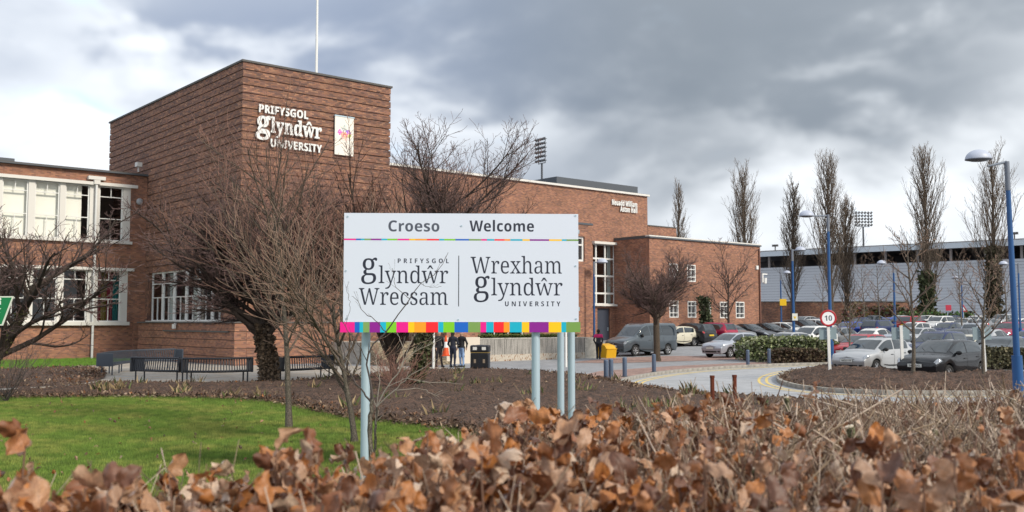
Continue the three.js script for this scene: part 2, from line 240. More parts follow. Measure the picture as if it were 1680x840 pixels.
// a window: a frame of bars with its panes behind; (rows: heights from the top as fractions, panes across)
function windowPart(parent, name, x0, y0, x1, y1, z, rows, bar = 0.05, mat = M.white, glass = M.glass, deep = 0.08) {
  const w = x1 - x0, h = y1 - y0, g = [ubox(w, bar * 1.4, deep, 0, bar * 0.7 - h / 2, 0), ubox(w, bar * 1.4, deep, 0, h / 2 - bar * 0.7, 0)], panes = [];
  for (const s of [-1, 1]) g.push(ubox(bar * 1.4, h - bar * 2.8, deep, s * (w / 2 - bar * 0.7), 0, 0));
  let top = h / 2 - bar * 1.4; const room = h - bar * 2.8, inner = w - bar * 2.8;
  rows.forEach(([frac, n], i) => {
    const rh = room * frac, bot = top - rh;
    if (i < rows.length - 1) g.push(ubox(inner, bar, deep * 0.9, 0, bot, 0));
    for (let k = 1; k < n; k++) g.push(ubox(bar * 0.8, rh - (i < rows.length - 1 ? bar : 0) + 0.001, deep * 0.8, -inner / 2 + (inner * k) / n, (top + bot) / 2, 0));
    for (let k = 0; k < n; k++) panes.push([-inner / 2 + (inner * (k + 0.5)) / n, (top + bot) / 2, inner / n, rh]);
    top = bot;
  });
  const f = part(parent, name, merge(g), mat, [(x0 + x1) / 2, (y0 + y1) / 2, z]);
  for (const [px, py, pw, ph] of panes) part(f, 'pane', new THREE.PlaneGeometry(pw - 0.002, ph - 0.002), glass, [px, py, -0.012]);
  return f;
}
// ---- left wing, two storeys of wide white windows
{
  const bW = local(...wingEnd)[1], wing = thing('brick_wing', 'two storey brick wing with wide white framed windows and a downpipe', 'building', atBuilding(0, bW), TURN);
  const X = (px, py) => onFront(px, py, bW)[0], Y = (px, py) => onFront(px, py, bW)[1], left = X(0, 400) - 9, H = Y(243, 290), deepL = 9;
  const up0 = Y(100, 391), up1 = Y(100, 299), lo0 = Y(150, 528), lo1 = Y(150, 443), xr = X(214, 350), xl = X(209, 490);
  const holes = [[0.4, up0, xr - left, up1], [0.4, lo0, xl - left, lo1]];
  part(wing, 'wall', wallGeo(-left, H, 0.35, holes), M.brick, [left, 0, 0]);
  part(wing, 'end_wall', wallGeo(deepL, H, 0.3), M.brick, [left + 0.002, 0, -deepL - 0.35], [0, -Math.PI / 2, 0]);
  part(wing, 'back_wall', ubox(-left, H, 0.3, left / 2, H / 2, -deepL - 0.52), M.brick);
  part(wing, 'roof', ubox(-left + 0.1, 0.06, deepL + 0.9, left / 2 - 0.1, H + 0.03, -deepL / 2 - 0.2), M.lead);
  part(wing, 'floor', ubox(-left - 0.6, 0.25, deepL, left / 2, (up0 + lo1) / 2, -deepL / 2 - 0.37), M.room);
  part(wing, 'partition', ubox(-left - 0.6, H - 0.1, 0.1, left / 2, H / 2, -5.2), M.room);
  part(wing, 'lintel', ubox(xr - left + 0.35, 0.18, 0.42, (xr + left) / 2 + 0.17, up1 + 0.09, -0.03), M.oldWhite);
  part(wing, 'lintel', ubox(xl - left + 0.3, 0.16, 0.42, (xl + left) / 2 + 0.15, lo1 + 0.08, -0.03), M.oldWhite);
  part(wing, 'sill', ubox(xr - left + 0.08, 0.16, 0.46, (xr + left) / 2 + 0.04, up0 - 0.08, 0.0), M.oldWhite);
  part(wing, 'sill', ubox(xl - left + 0.08, 0.2, 0.46, (xl + left) / 2 + 0.04, lo0 - 0.1, 0.0), M.oldWhite);
  part(wing, 'parapet_coping', ubox(-left + 0.12, 0.07, 0.5, left / 2, H + 0.095, -0.1), M.coping);
  const xs = [[163, 202], [107, 147], [57, 98], [3, 46]].map((p) => p.map((q) => X(q, 350)));
  const bay = xs[1][1] - xs[1][0], step = xs[1][0] - xs[2][0];
  for (let k = 4; xs[3][0] - (k - 3) * step > left + 0.6; k++) xs.push([xs[3][0] - (k - 3) * step, xs[3][0] - (k - 3) * step + bay]);
  xs.forEach(([x0, x1], i) => {
    windowPart(wing, 'window', x0, up0, x1, up1, -0.16, [[0.18, 2], [0.42, 1], [0.4, 2]]);
    windowPart(wing, 'window', x0, lo0, x1, lo1, -0.16, [[0.17, 2], [0.39, 1], [0.44, 2]]);
    const next = i ? xs[i - 1][0] : xr; part(wing, 'pilaster', ubox(next - x1 - 0.004, up1 - up0 - 0.004, 0.2, (next + x1) / 2, (up0 + up1) / 2, -0.13), M.oldWhite);
    const nl = i ? xs[i - 1][0] : xl; part(wing, 'pilaster', ubox(nl - x1 - 0.004, lo1 - lo0 - 0.004, 0.2, (nl + x1) / 2, (lo0 + lo1) / 2, -0.13), M.oldWhite);
    if (i > 0) part(wing, 'blind', ubox(bay * (i === 1 ? 0.72 : 0.96), up1 - up0 - 0.1, 0.02, (x0 + x1) / 2 - (i === 1 ? bay * 0.12 : 0), (up0 + up1) / 2 + 0.03, -0.42), M.blind);
  });
  const cur = [[0.11, 0.012, 0.018], [0.10, 0.075, 0.012], [0.13, 0.012, 0.025], [0.0, 0.10, 0.10]], cw = (xs[0][1] - xs[0][0]) / 4;
  cur.forEach((c, i) => { const p = new THREE.PlaneGeometry(cw, lo1 - lo0 - 0.1, 24, 1), q = p.attributes.position; for (let k = 0; k < q.count; k++) q.setZ(k, 0.03 * Math.sin(q.getX(k) * 55 + i)); p.computeVertexNormals(); part(wing, 'curtain', p, std(c, 0.95), [xs[0][0] + cw * (i + 0.5), (lo0 + lo1) / 2, -0.42]); });
  // rainwater pipe with its hopper
  const px = X(156, 350), hop = Y(158, 293);
  part(wing, 'downpipe', cyl(0.07, 0.07, hop - 0.3, 12), M.white, [px, 0.02, 0.16]);
  part(wing, 'hopper', ubox(0.95, 0.2, 0.28, px - 0.02, hop, 0.16), M.oldWhite);
  part(wing, 'hopper_outlet', ubox(0.34, 0.26, 0.24, px, hop - 0.22, 0.16), M.oldWhite);
  for (const y of [2.0, 4.7, 6.8]) part(wing, 'pipe_bracket', ubox(0.24, 0.06, 0.2, px, y, 0.11), M.oldWhite);
  part(wing, 'roof_vent', ubox(3.4, 0.42, 1.2, X(0, 262) - 0.6, H + 0.34, -2.2), M.lead);
  const cam = part(wing, 'security_camera', merge([ubox(0.3, 0.26, 0.4, 0, 0.42, 0), cyl(0.05, 0.05, 0.3, 8, 0)]), M.oldWhite, [X(228, 285), H + 0.26, -0.1]);
  const lamp = part(wing, 'wall_lamp', new THREE.SphereGeometry(0.2, 16, 12).scale(1, 1, 0.6), std([0.35, 0.36, 0.38], 0.4), [X(228, 331), Y(228, 331), 0.12]);
}
// ---- the tower: courses step in and out in broad bands
const towerW = onFront(639, 145, 0)[0], towerL = onSide(182.5, 203, 0)[0];
{
  const t = thing('brick_tower', 'tall windowless brick tower with projecting bands of brickwork', 'building', atBuilding(0, 0), TURN), base = 5.25;
  const w0 = onSide(246, 490, 0)[0], w1 = onSide(368, 490, 0)[0], s0 = 2.13, s1 = 4.95, w2 = onSide(388, 490, 0)[0];
  part(t, 'front_wall', wallGeo(towerW, base, 0.4, [[5.6, 2.5, 6.7, 4.6]]), M.towerBrick, [0, 0, 0]);
  part(t, 'side_wall', wallGeo(towerL - 0.402, base, 0.4, [[towerL - 0.402 - w0 + 0.0, s0, towerL - 0.402 - w1, s1]]), M.towerBrick, [0, 0, -towerL], [0, -Math.PI / 2, 0]);
  part(t, 'back_wall', ubox(towerW, base, 0.4, towerW / 2, base / 2, -towerL - 0.2), M.towerBrick);
  part(t, 'far_wall', ubox(0.4, base, towerL - 0.42, towerW - 0.2, base / 2, -towerL / 2 - 0.2), M.towerBrick);
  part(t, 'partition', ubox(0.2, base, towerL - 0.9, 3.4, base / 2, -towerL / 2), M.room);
  const step = 0.40, n = Math.round((towerH - base) / step), hh = (towerH - base) / n, rnd = makeRandom(5);
  part(t, 'core', ubox(towerW - 0.02, towerH - base, towerL - 0.02, towerW / 2, base + (towerH - base) / 2, -towerL / 2), M.towerBrick);
  for (let i = 0; i < n; i++) {
    const p = 0.03 + 0.04 * rnd(), gap = 0.045 + 0.03 * rnd(), hb = hh - gap;
    part(t, 'brick_band', ubox(towerW + 2 * p, hb, towerL + 2 * p, towerW / 2, base + i * hh + hb / 2 + gap, -towerL / 2), M.towerBrick);
  }
  part(t, 'coping', ubox(towerW + 0.26, 0.1, towerL + 0.26, towerW / 2, towerH + 0.06, -towerL / 2), M.coping);
  // ground floor windows in the side
  const win = new THREE.Group(); win.name = 'window_row'; win.position.set(0, 0, 0); win.rotation.y = -Math.PI / 2;
  const span = w0 - w1, bays = 6;
  for (let i = 0; i < bays; i++) windowPart(win, 'window', -w0 + (span * i) / bays + 0.03, s0, -w0 + (span * (i + 1)) / bays - 0.03, s1, -0.14, [[0.22, 1], [0.30, 1], [0.48, 2]], 0.055);
  for (let i = 1; i < bays; i++) part(win, 'mullion', ubox(0.055, s1 - s0, 0.16, -w0 + (span * i) / bays, (s0 + s1) / 2, -0.13), M.white);
  for (let i = 0; i < bays; i++) if (i % 2) part(win, 'curtain', ubox(span / bays * 0.5, s1 - s0 - 0.2, 0.03, -w0 + (span * (i + 0.3)) / bays, (s0 + s1) / 2, -0.5), std([0.30, 0.36, 0.35], 0.9));
  part(win, 'sill', ubox(span + 0.16, 0.12, 0.3, -w0 + span / 2, s0 - 0.03, 0.06), M.oldWhite);
  win.updateMatrix(); for (const c of [...win.children]) { c.updateMatrix(); c.applyMatrix4(win.matrix); t.add(c); }
  windowPart(t, 'window', 5.6, 2.5, 6.7, 4.6, -0.16, [[0.3, 2], [0.7, 2]]);
  // banded plinth wrapping the foot
  const px = 0.62, len = towerL - 4.2;
  for (let i = 0; i < 5; i++) {
    const y0 = i * 0.41, hb = 0.385, q = 0.02 * (i % 2);
    part(t, 'plinth_band', ubox(px + q, hb, onSide(226, 560, -px)[0] + 0.9, -(px + q) / 2, y0 + hb / 2, -(onSide(226, 560, -px)[0] - 0.9) / 2), M.brick);
    part(t, 'plinth_band', ubox(4.6, hb, 0.9 + q, 2.3, y0 + hb / 2, (0.9 + q) / 2), M.brick);
  }
  part(t, 'plinth_coping', ubox(px + 0.1, 0.07, onSide(226, 560, -px)[0] + 0.95, -px / 2 - 0.04, 2.075, -(onSide(226, 560, -px)[0] - 0.95) / 2), M.coping);
  part(t, 'plinth_coping', ubox(4.6, 0.07, 1.0, 2.312, 2.075, 0.5), M.coping);
  part(t, 'ledge', ubox(0.1, 0.08, 8.4, -px - 0.06, 1.62, -onSide(320, 547, -px)[0]), M.coping);
  part(t, 'flood_lamp', merge([ubox(0.12, 0.24, 0.26, -px - 0.16, 1.86, -onSide(290, 540, -px)[0]), ubox(0.2, 0.05, 0.05, -px - 0.05, 2.0, -onSide(290, 540, -px)[0])]), M.white);
  part(t, 'pier', ubox(0.7, 2.12, 0.7, -0.35, 1.06, -onSide(219, 560, -px)[0] - 0.2), M.brick);
}
// ---- the hall behind and to the right
const bH = (CORNER[0] * VX + CORNER[1] * VD) * 0.25, hallEnd = onFront(1062, 322, bH)[0], hallH = onFront(1062, 322, bH)[1];
{
  const h = thing('concert_hall', 'long high brick hall with a pale eaves line and tall gridded window', 'building', atBuilding(towerW, bH), TURN), L = hallEnd - towerW, ox = towerW;
  const wx0 = onFront(973, 450, bH)[0] - ox, wx1 = onFront(1009, 450, bH)[0] - ox, wy0 = onFront(990, 499, bH)[1], wy1 = onFront(990, 401, bH)[1], dx0 = onFront(980, 520, bH)[0] - ox, dx1 = onFront(1001, 520, bH)[0] - ox, dy1 = onFront(990, 506, bH)[1];
  part(h, 'wall', wallGeo(L, hallH, 0.4, [[wx0, wy0, wx1, wy1], [dx0, 0.35, dx1, dy1]]), M.brick);
  part(h, 'end_wall', ubox(0.4, hallH, 20, L - 0.2, hallH / 2, -10.402), M.brick);
  part(h, 'back_wall', ubox(L, hallH, 0.4, L / 2, hallH / 2, -20.61), M.brick);
  part(h, 'near_wall', ubox(0.4, hallH, 20, 0.2, hallH / 2, -10.402), M.brick);
  part(h, 'roof', ubox(L + 0.12, 0.15, 21, L / 2 + 0.02, hallH + 0.075, -10.42), M.lead);
  part(h, 'eaves_strip', ubox(L + 0.14, 0.16, 0.2, L / 2 + 0.03, hallH + 0.04, 0.09), M.oldWhite);
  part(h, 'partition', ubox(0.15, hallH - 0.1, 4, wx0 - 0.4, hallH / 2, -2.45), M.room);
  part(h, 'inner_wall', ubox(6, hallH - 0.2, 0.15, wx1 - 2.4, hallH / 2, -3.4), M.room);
  const u0 = onFront(930, 303, bH)[0] - ox, up = onFront(1062, 309, bH)[1] - hallH;
  part(h, 'roof_upstand', ubox(L - u0 + 0.1, up + 0.1, 12, (L + u0) / 2 + 0.05, hallH + 0.16 + (up + 0.1) / 2, -7.2), M.lead);
  const cols = 3, rowsY = [0, 0.18, 0.47, 0.76, 1], cuts = [0.0, 0.17, 0.58, 1], W = wx1 - wx0, HH = wy1 - wy0;
  for (let r = 0; r < 4; r++) for (let c = 0; c < cols; c++) windowPart(h, 'window', wx0 + W * cuts[c], wy0 + HH * rowsY[r], wx0 + W * cuts[c + 1], wy0 + HH * rowsY[r + 1], -0.12, [[1, 1]], 0.05);
  part(h, 'window_surround', merge([ubox(W + 0.5, 0.2, 0.5, (wx0 + wx1) / 2 + 0.15, wy1 + 0.1, 0.06), ubox(W + 0.2, 0.16, 0.5, (wx0 + wx1) / 2, wy0 - 0.08, 0.06)]), M.oldWhite);
  part(h, 'net_curtain', ubox(W * 0.16, HH * 0.98, 0.03, wx1 - W * 0.1, (wy0 + wy1) / 2, -0.5), std([0.34, 0.40, 0.38], 0.9));
  const door = part(h, 'door', ubox(dx1 - dx0, dy1 - 0.35, 0.08, (dx0 + dx1) / 2, (dy1 + 0.35) / 2, -0.2), std([0.045, 0.055, 0.08], 0.5));
  part(door, 'door_handle', ubox(0.04, 0.3, 0.06, dx1 - 0.15, 1.5, -0.13), M.greyPost);
  part(h, 'door_lamp', new THREE.SphereGeometry(0.13, 12, 8), M.white, [(dx0 + dx1) / 2, dy1 + 0.24, 0.1]);
}
// ---- lower annex in front of the hall's far end
const aX0 = onFront(1008, 397, bH)[0], annexOut = (() => { const r = ray(1065, 390)[0]; const p = world(aX0, bH); const q = alongTo(p, -VX, -VD, r); return bH - local(...q)[1]; })(), bA = bH - annexOut;
const annexH = onFront(1065, 390, bA)[1], annexEnd = onFront(1247, 405, bA)[0];
{
  const t = thing('brick_annex', 'plain two storey brick annex with small white framed windows', 'building', atBuilding(aX0, bA), TURN), L = annexEnd - aX0, ox = aX0, D = annexOut + 9;
  const rects = [[1098, 432, 1112, 462], [1127, 434, 1141, 462], [1098, 493, 1113, 521], [1128, 494, 1142, 521], [1154, 495, 1166, 521], [1181, 495, 1195, 522], [1207, 495, 1221, 522]].map(([a, b, c, d]) => [onFront(a, b, bA)[0] - ox, onFront(a, d, bA)[1], onFront(c, b, bA)[0] - ox, onFront(a, b, bA)[1]]);
  part(t, 'wall', wallGeo(L, annexH, 0.35, rects), M.brick);
  for (const [a, b, c, d] of rects) {
    windowPart(t, 'window', a, b, c, d, -0.1, [[0.25, 2], [0.5, 2], [0.25, 2]], 0.06, M.white, M.glass, 0.22);
    part(t, 'curtain', ubox((c - a) * 0.3, d - b, 0.03, a + (c - a) * 0.22, (b + d) / 2, -0.6), std([0.16, 0.10, 0.09], 0.9));
  }
  part(t, 'side_wall', ubox(0.35, annexH, D - 0.36, 0.175, annexH / 2, -D / 2 - 0.18), M.brick);
  part(t, 'end_wall', ubox(0.35, annexH, D - 0.36, L - 0.175, annexH / 2, -D / 2 - 0.18), M.brick);
  part(t, 'back_wall', ubox(L, annexH, 0.35, L / 2, annexH / 2, -D - 0.18), M.brick);
  part(t, 'inner_wall', ubox(L - 0.8, annexH - 0.1, 0.15, L / 2, annexH / 2, -3), M.room);
  part(t, 'roof', ubox(L + 0.1, 0.12, D + 0.5, L / 2, annexH + 0.06, -D / 2 - 0.12), M.lead);
  part(t, 'coping', ubox(L + 0.16, 0.1, 0.45, L / 2, annexH + 0.17, -0.14), M.oldWhite);
  part(t, 'side_coping', ubox(0.45, 0.1, D, 0.14, annexH + 0.17, -D / 2 - 0.38), M.coping);
  const cx = onFront(1246, 455, bA)[0] - ox, cy = onFront(1246, 455, bA)[1];
  part(t, 'drain_pipe', cyl(0.06, 0.06, annexH - 0.2, 8), std([0.16, 0.07, 0.05], 0.7), [L - 0.25, 0, 0.09]);
  part(t, 'security_camera', merge([ubox(0.75, 0.1, 0.12, 0.3, 0.5, 0), cyl(0.16, 0.19, 0.5, 12, -0.35).translate(0.35, 0, 0), ubox(0.14, 0.7, 0.12, 0, 0.1, 0)]), M.white, [L + 0.05, cy - 0.2, 0.16]);
  part(t, 'alarm_box', ubox(0.3, 0.34, 0.12, onFront(1241, 439, bA)[0] - ox, onFront(1241, 439, bA)[1], 0.07), M.white);
  const kx = hallEnd - ox + 0.05, kw = onFront(1109, 376, bH)[0] - hallEnd, ky = onFront(1100, 374, bH)[1];
  part(t, 'roof_block', ubox(kw, ky - annexH - 0.13, 4, kx + kw / 2, annexH + 0.13 + (ky - annexH - 0.13) / 2, -annexOut - 2), M.brick);
  part(t, 'roof_block_coping', ubox(kw + 0.1, 0.09, 4.1, kx + kw / 2, ky + 0.045, -annexOut - 2), M.coping);
}
// ---- entrance block, mostly behind the sign
const bP = -2.9;
{
  const pe = onFront(972, 480, bP)[0], ph = onFront(972, 370, bP)[1], ps = 10.6, L = pe - ps, t = thing('entrance_block', 'brick entrance block jutting out beside the tall window', 'building', atBuilding(ps, bP), TURN);
  const wx = onFront(951, 405, bP)[0] - ps, wx2 = onFront(959.5, 405, bP)[0] - ps, wy0 = onFront(955, 429, bP)[1], wy1 = onFront(955, 388, bP)[1];
  part(t, 'wall', wallGeo(L, ph, 0.4, [[wx - 1.1, wy0, wx2, wy1], [2.2, 1.2, 5.4, 4.2]]), M.brick);
  windowPart(t, 'window', wx - 1.1, wy0, wx2, wy1, -0.16, [[0.3, 2], [0.7, 2]], 0.09);
  windowPart(t, 'window', 2.2, 1.2, 5.4, 4.2, -0.16, [[0.25, 3], [0.75, 3]], 0.06);
  part(t, 'side_wall', ubox(0.4, ph, bH - bP - 0.42, L - 0.2, ph / 2, -(bH - bP) / 2 - 0.2), M.brick);
  part(t, 'near_wall', ubox(0.4, ph, bH - bP - 0.42, 0.2, ph / 2, -(bH - bP) / 2 - 0.2), M.brick);
  part(t, 'roof', ubox(L + 0.1, 0.12, bH - bP, L / 2, ph + 0.06, -(bH - bP) / 2 + 0.04), M.lead);
  part(t, 'inner_wall', ubox(L - 0.9, ph - 0.1, 0.15, L / 2, ph / 2, -3), M.room);
}
// ---- steps, planter and low walls before the entrance
{
  const s = thing('stone_steps', 'flight of broad weathered stone steps leading up to the entrance', 'steps', atBuilding(4.7, -6.2), TURN);
  for (let i = 0; i < 7; i++) part(s, 'step', ubox(3.5, 0.155, 0.44, 1.75, 0.155 * i + 0.0775, -0.4 * i), M.stone);
  for (let i = 1; i < 7; i++) part(s, 'riser', ubox(3.46, 0.155 * i - 0.002, 0.34, 1.75, (0.155 * i) / 2 - 0.001, -0.4 * i - 0.03), M.stone);
  part(s, 'landing', ubox(3.5, 1.08, 3.2, 1.75, 0.54, -4.24), M.concrete);
  const w = thing('rendered_wall', 'cream rendered low wall with a brick course behind the litter bin', 'wall', atBuilding(8.3, -5.9), TURN);
  part(w, 'render', ubox(2.1, 1.32, 2.6, 1.05, 0.66, -1.3), std([0.62, 0.55, 0.46], 0.9));
  part(w, 'brick_course', ubox(2.0, 0.6, 2.4, 1.05, 1.62, -1.3), M.brick);
  const a0 = 11.2, a1 = 18.9, p = thing('concrete_planter', 'long streaked concrete planter wall with green strappy plants on top', 'planter', atBuilding(a0, -4.8), TURN), L = a1 - a0;
  part(p, 'front_slab', ubox(L, 0.82, 0.2, L / 2, 0.76, -0.1), M.stainedConcrete);
  part(p, 'base_course', ubox(L + 0.06, 0.35, 0.34, L / 2, 0.175, -0.14), M.rustConcrete);
  part(p, 'rim', ubox(L + 0.05, 0.07, 0.28, L / 2, 1.205, -0.12), M.concrete);
  part(p, 'end_block', ubox(0.9, 1.2, 1.3, L + 0.5, 0.6, -0.62), M.concrete);
  part(p, 'soil', ubox(L, 1.0, 1.6, L / 2, 0.5, -1.01), M.mulch);
}
// ---- stadium stand beyond the car park
{
  const base = 1.3, d1 = 172, d2 = 146, xA = across(1190, 176), xB = across(2250, 118), zA = 176, p1 = [across(1250, d1), d1], p2 = [across(1680, d2), d2], ang = Math.atan2(p2[1] - p1[1], p2[0] - p1[0]), start = alongTo(p1, Math.cos(ang), Math.sin(ang), ray(1160, 450)[0]);
  const stand = thing('stadium_stand', 'long pale clad football stand rising behind the row of poplars', 'building', [start[0], base, -start[1]], ang), L = 130, Yat = (px, py, p) => CAM_H + ray(px, py)[1] * p[1] - base;
  const top = Yat(1680, 395, p2), fas = Yat(1680, 404, p2), gap = Yat(1680, 424, p2), white = std([0.54, 0.56, 0.60], 0.5), rnd = makeRandom(8), n = 22, hh = gap / n;
  for (let i = 0; i < n; i++) part(stand, 'cladding_strip', ubox(L, hh - 0.05, 0.12 + 0.02 * (i % 2), L / 2, i * hh + hh / 2, 0), white);
  part(stand, 'backing', ubox(L, gap, 0.3, L / 2, gap / 2, -0.26), std([0.30, 0.31, 0.36], 0.7));
  part(stand, 'roof', ubox(L, 0.3, 22, L / 2, top - 0.15, -9), std([0.35, 0.37, 0.40], 0.6));
  part(stand, 'fascia', ubox(L, top - fas, 0.3, L / 2, (top + fas) / 2, 2.2), std([0.52, 0.57, 0.62], 0.5));
  part(stand, 'gutter', ubox(L, 0.14, 0.3, L / 2, top + 0.1, 2.25), std([0.2, 0.2, 0.2], 0.6));
  part(stand, 'rear_wall', ubox(L, top, 0.4, L / 2, top / 2, -19), std([0.09, 0.085, 0.09], 0.9));
  part(stand, 'deck', ubox(L, 0.3, 18, L / 2, gap - 0.4, -9.6), std([0.2, 0.16, 0.15], 0.9));
  for (let i = 0; i < 26; i++) part(stand, 'roof_post', ubox(0.35, fas - gap + 0.1, 0.35, 2 + i * 5, (fas + gap) / 2, -0.2), std([0.30, 0.27, 0.26], 0.7));
  for (let i = 0; i < 6; i++) part(stand, 'roof_lamp', merge([ubox(1.0, 0.35, 0.4, 0, 0.9, 0), ubox(0.15, 0.8, 0.15, 0, 0.35, 0)]), M.coping, [14 + i * 12.5, top + 0.12, 1.8]);
  const wl = gnd, dW = 122, g = rise(dW), wA = across(1230, dW), wB = across(1492, dW), wh = CAM_H + ray(1360, 496)[1] * dW - g;
  const bw = thing('boundary_wall', 'brown brick boundary wall standing behind the parked cars', 'wall', [wA, g, -dW]);
  part(bw, 'brickwork', ubox(wB - wA, wh, 0.4, (wB - wA) / 2, wh / 2, 0), M.towerBrick); part(bw, 'coping', ubox(wB - wA, 0.12, 0.55, (wB - wA) / 2, wh + 0.06, 0), M.coping);
  const sh = thing('store_shed', 'low brown timber store with a red eaves strip beside the annex', 'shed', [across(1236, 128), rise(128), -128]);
  for (let i = 0; i < 12; i++) part(sh, 'board', ubox(0.48, 2.1, 0.1, i * 0.5, 1.05, 0.02 * (i % 2)), std([0.13, 0.085, 0.07], 0.9));
  part(sh, 'shell', ubox(6, 2.1, 3, 2.8, 1.05, -1.6), std([0.10, 0.07, 0.06], 0.9)); part(sh, 'eaves_strip', ubox(6.3, 0.35, 3.4, 2.8, 2.29, -1.5), std([0.22, 0.03, 0.03], 0.7));
}
// ---------------------------------------------------------------- welcome sign
const fonts = {};
for (const n of ['sans_bold', 'sans_regular', 'serif_bold', 'serif_regular']) fonts[n] = await new FontLoader().loadAsync(`fonts/droid/droid_${n}.typeface.json`);
{
  // a print: x, y are centimetres-like units of a board 1470 wide and 745 high
  const bandCols = [[40, 130, '#ee0a8e'], [130, 160, '#0b62c4'], [160, 182, '#00b4d0'], [182, 222, '#7fa25a'], [222, 288, '#8f0f92'], [288, 324, '#00b6d6'], [324, 388, '#7fce22'], [388, 462, '#f00a90'], [462, 500, '#ffc905'], [500, 572, '#ff9f1c'], [572, 648, '#fb1f2c'], [648, 680, '#00b4d2'], [680, 750, '#80cc20'], [750, 835, '#0c63c8'], [835, 912, '#7d9f55'], [912, 948, '#ee0a8e'], [948, 995, '#00b2cf'], [995, 1058, '#fb1f2c'], [1058, 1095, '#ff9a1c'], [1095, 1172, '#00b0cc'], [1172, 1218, '#ffc60a'], [1218, 1340, '#8b1191'], [1340, 1420, '#ffc800'], [1420, 1450, '#00b0cc'], [1450, 1540, '#769c4c']];
  const canvasTex = (W, H, draw) => { const c = document.createElement('canvas'); c.width = W; c.height = H; draw(c.getContext('2d'), W, H); const t = new THREE.CanvasTexture(c); t.colorSpace = THREE.SRGBColorSpace; t.anisotropy = 8; return t; };
  // a word fitted between x0 and x1 on a baseline, its size given by the height of the capitals
  const word = (x, k, text, font, x0, x1, base, size, color, y0) => { x.save(); x.font = font.replace('SIZE', String(size * k)); x.fillStyle = color; const m = x.measureText(text), l = m.actualBoundingBoxLeft, w = l + m.actualBoundingBoxRight; x.translate((x0 - 55) * k, (base - y0) * k); x.scale(((x1 - x0) * k) / w, 1); x.fillText(text, l, 0); x.restore(); };
  const spaced = (x, k, text, x0, x1, base, size, color, y0) => { x.save(); x.font = `bold ${size * k}px sans-serif`; x.fillStyle = color; const w = [...text].map((c) => x.measureText(c).width), sum = w.reduce((a, b) => a + b), gap = ((x1 - x0) * k - sum) / (text.length - 1); let p = (x0 - 55) * k; [...text].forEach((c, i) => { x.fillText(c, p, (base - y0) * k); p += w[i] + gap; }); x.restore(); };
  const dust = (x, W, H, seed, bg) => { x.fillStyle = bg; x.fillRect(0, 0, W, H); const r = makeRandom(seed); for (let i = 0; i < 260; i++) { x.fillStyle = `rgba(${90 + 60 * r()},${95 + 60 * r()},${100 + 50 * r()},${0.03 + 0.05 * r()})`; x.fillRect(r() * W, r() * H, 1 + 2 * r(), 2 + 14 * r()); } };
  const k = 1.39, W = 2043, paper = '#d4dae8', ink = '#1d2233';
  const header = canvasTex(W, Math.round(160 * k), (x, w, h) => { dust(x, w, h, 3, paper); word(x, k, 'Croeso', 'bold SIZEpx sans-serif', 330, 650, 156, 96, '#4b505e', 42); word(x, k, 'Welcome', 'bold SIZEpx sans-serif', 838, 1245, 154, 96, '#262b3a', 42); });
  const stripe = canvasTex(W, 16, (x, w, h) => { for (const [a, b, c] of bandCols) { x.fillStyle = c; x.fillRect((a - 55) * k, 0, (b - a) * k + 1, h); } });
  const main = canvasTex(W, Math.round(509 * k), (x, w, h) => {
    const y0 = 213, it = (t, a, b, y, s) => word(x, k, t, 'SIZEpx serif', a, b, y, s, ink, y0); dust(x, w, h, 4, paper);
    spaced(x, k, 'PRIFYSGOL', 387, 710, 355, 40, ink, y0);
    it('g', 163, 264, 438, 206); it('lyndŵr', 272, 706, 482, 146); it('Wrecsam', 150, 705, 617, 146);
    x.fillStyle = ink; x.fillRect((769 - 55) * k, (308 - y0) * k, 5 * k, 318 * k);
    it('Wrexham', 845, 1420, 420, 146); it('g', 865, 966, 550, 206); it('lyndŵr', 975, 1424, 557, 146);
    spaced(x, k, 'UNIVERSITY', 1058, 1410, 625, 42, ink, y0);
  });
  const bandTex = canvasTex(W, 64, (x, w, h) => { for (const [a, b, c] of bandCols) { x.fillStyle = c; x.fillRect(((a - 40) / 1500) * w, 0, ((b - a) / 1500) * w + 1, h); } });
  const print = (t) => new THREE.MeshStandardMaterial({ map: t, roughness: 0.5 });
  const dc = 12.75, sc = dc / 1607 / Math.cos(PITCH), cx = across(757, dc, 450), s = thing('welcome_sign', 'large white bilingual welcome sign with rainbow coloured edge on grey posts', 'sign', [cx, 0, -dc], 0.045);
  const U = 385 / 1467 * (dc / 1610), yTop = CAM_H + ray(757, 350.5)[1] * dc, Y = (zy) => yTop - (zy - 42) * U, edge = std([0.62, 0.63, 0.66], 0.5);
  const panel = (name, z0, z1, x0, x1, tex, zz, th) => { const w = (x1 - x0) * U, h = Y(z0) - Y(z1), c = (x0 + x1) / 2 - 790; const m = part(s, name, new THREE.BoxGeometry(w, h, th), [edge, edge, edge, edge, print(tex), edge], [c * U, (Y(z0) + Y(z1)) / 2, zz]); return m; };
  panel('header_panel', 42, 202.5, 57, 1526, header, 0, 0.035);
  panel('stripe_panel', 203, 212.5, 57, 1526, stripe, 0.002, 0.03);
  panel('main_panel', 213, 722, 57, 1526, main, 0, 0.035);
  panel('colour_band', 723, 787, 40, 1536, bandTex, 0.006, 0.04);
  for (const [x, y] of [[80, 64], [790, 120], [1510, 52], [72, 404], [1508, 370], [772, 708], [1510, 703], [80, 700]]) part(s, 'bolt', new THREE.CylinderGeometry(0.011, 0.011, 0.012, 10).rotateX(Math.PI / 2), M.greyPost, [(x - 790) * U, Y(y), 0.021]);
  for (const y of [110, 420, 680]) part(s, 'rail', ubox(2.9, 0.06, 0.05, 0, Y(y), -0.046), M.greyPost);
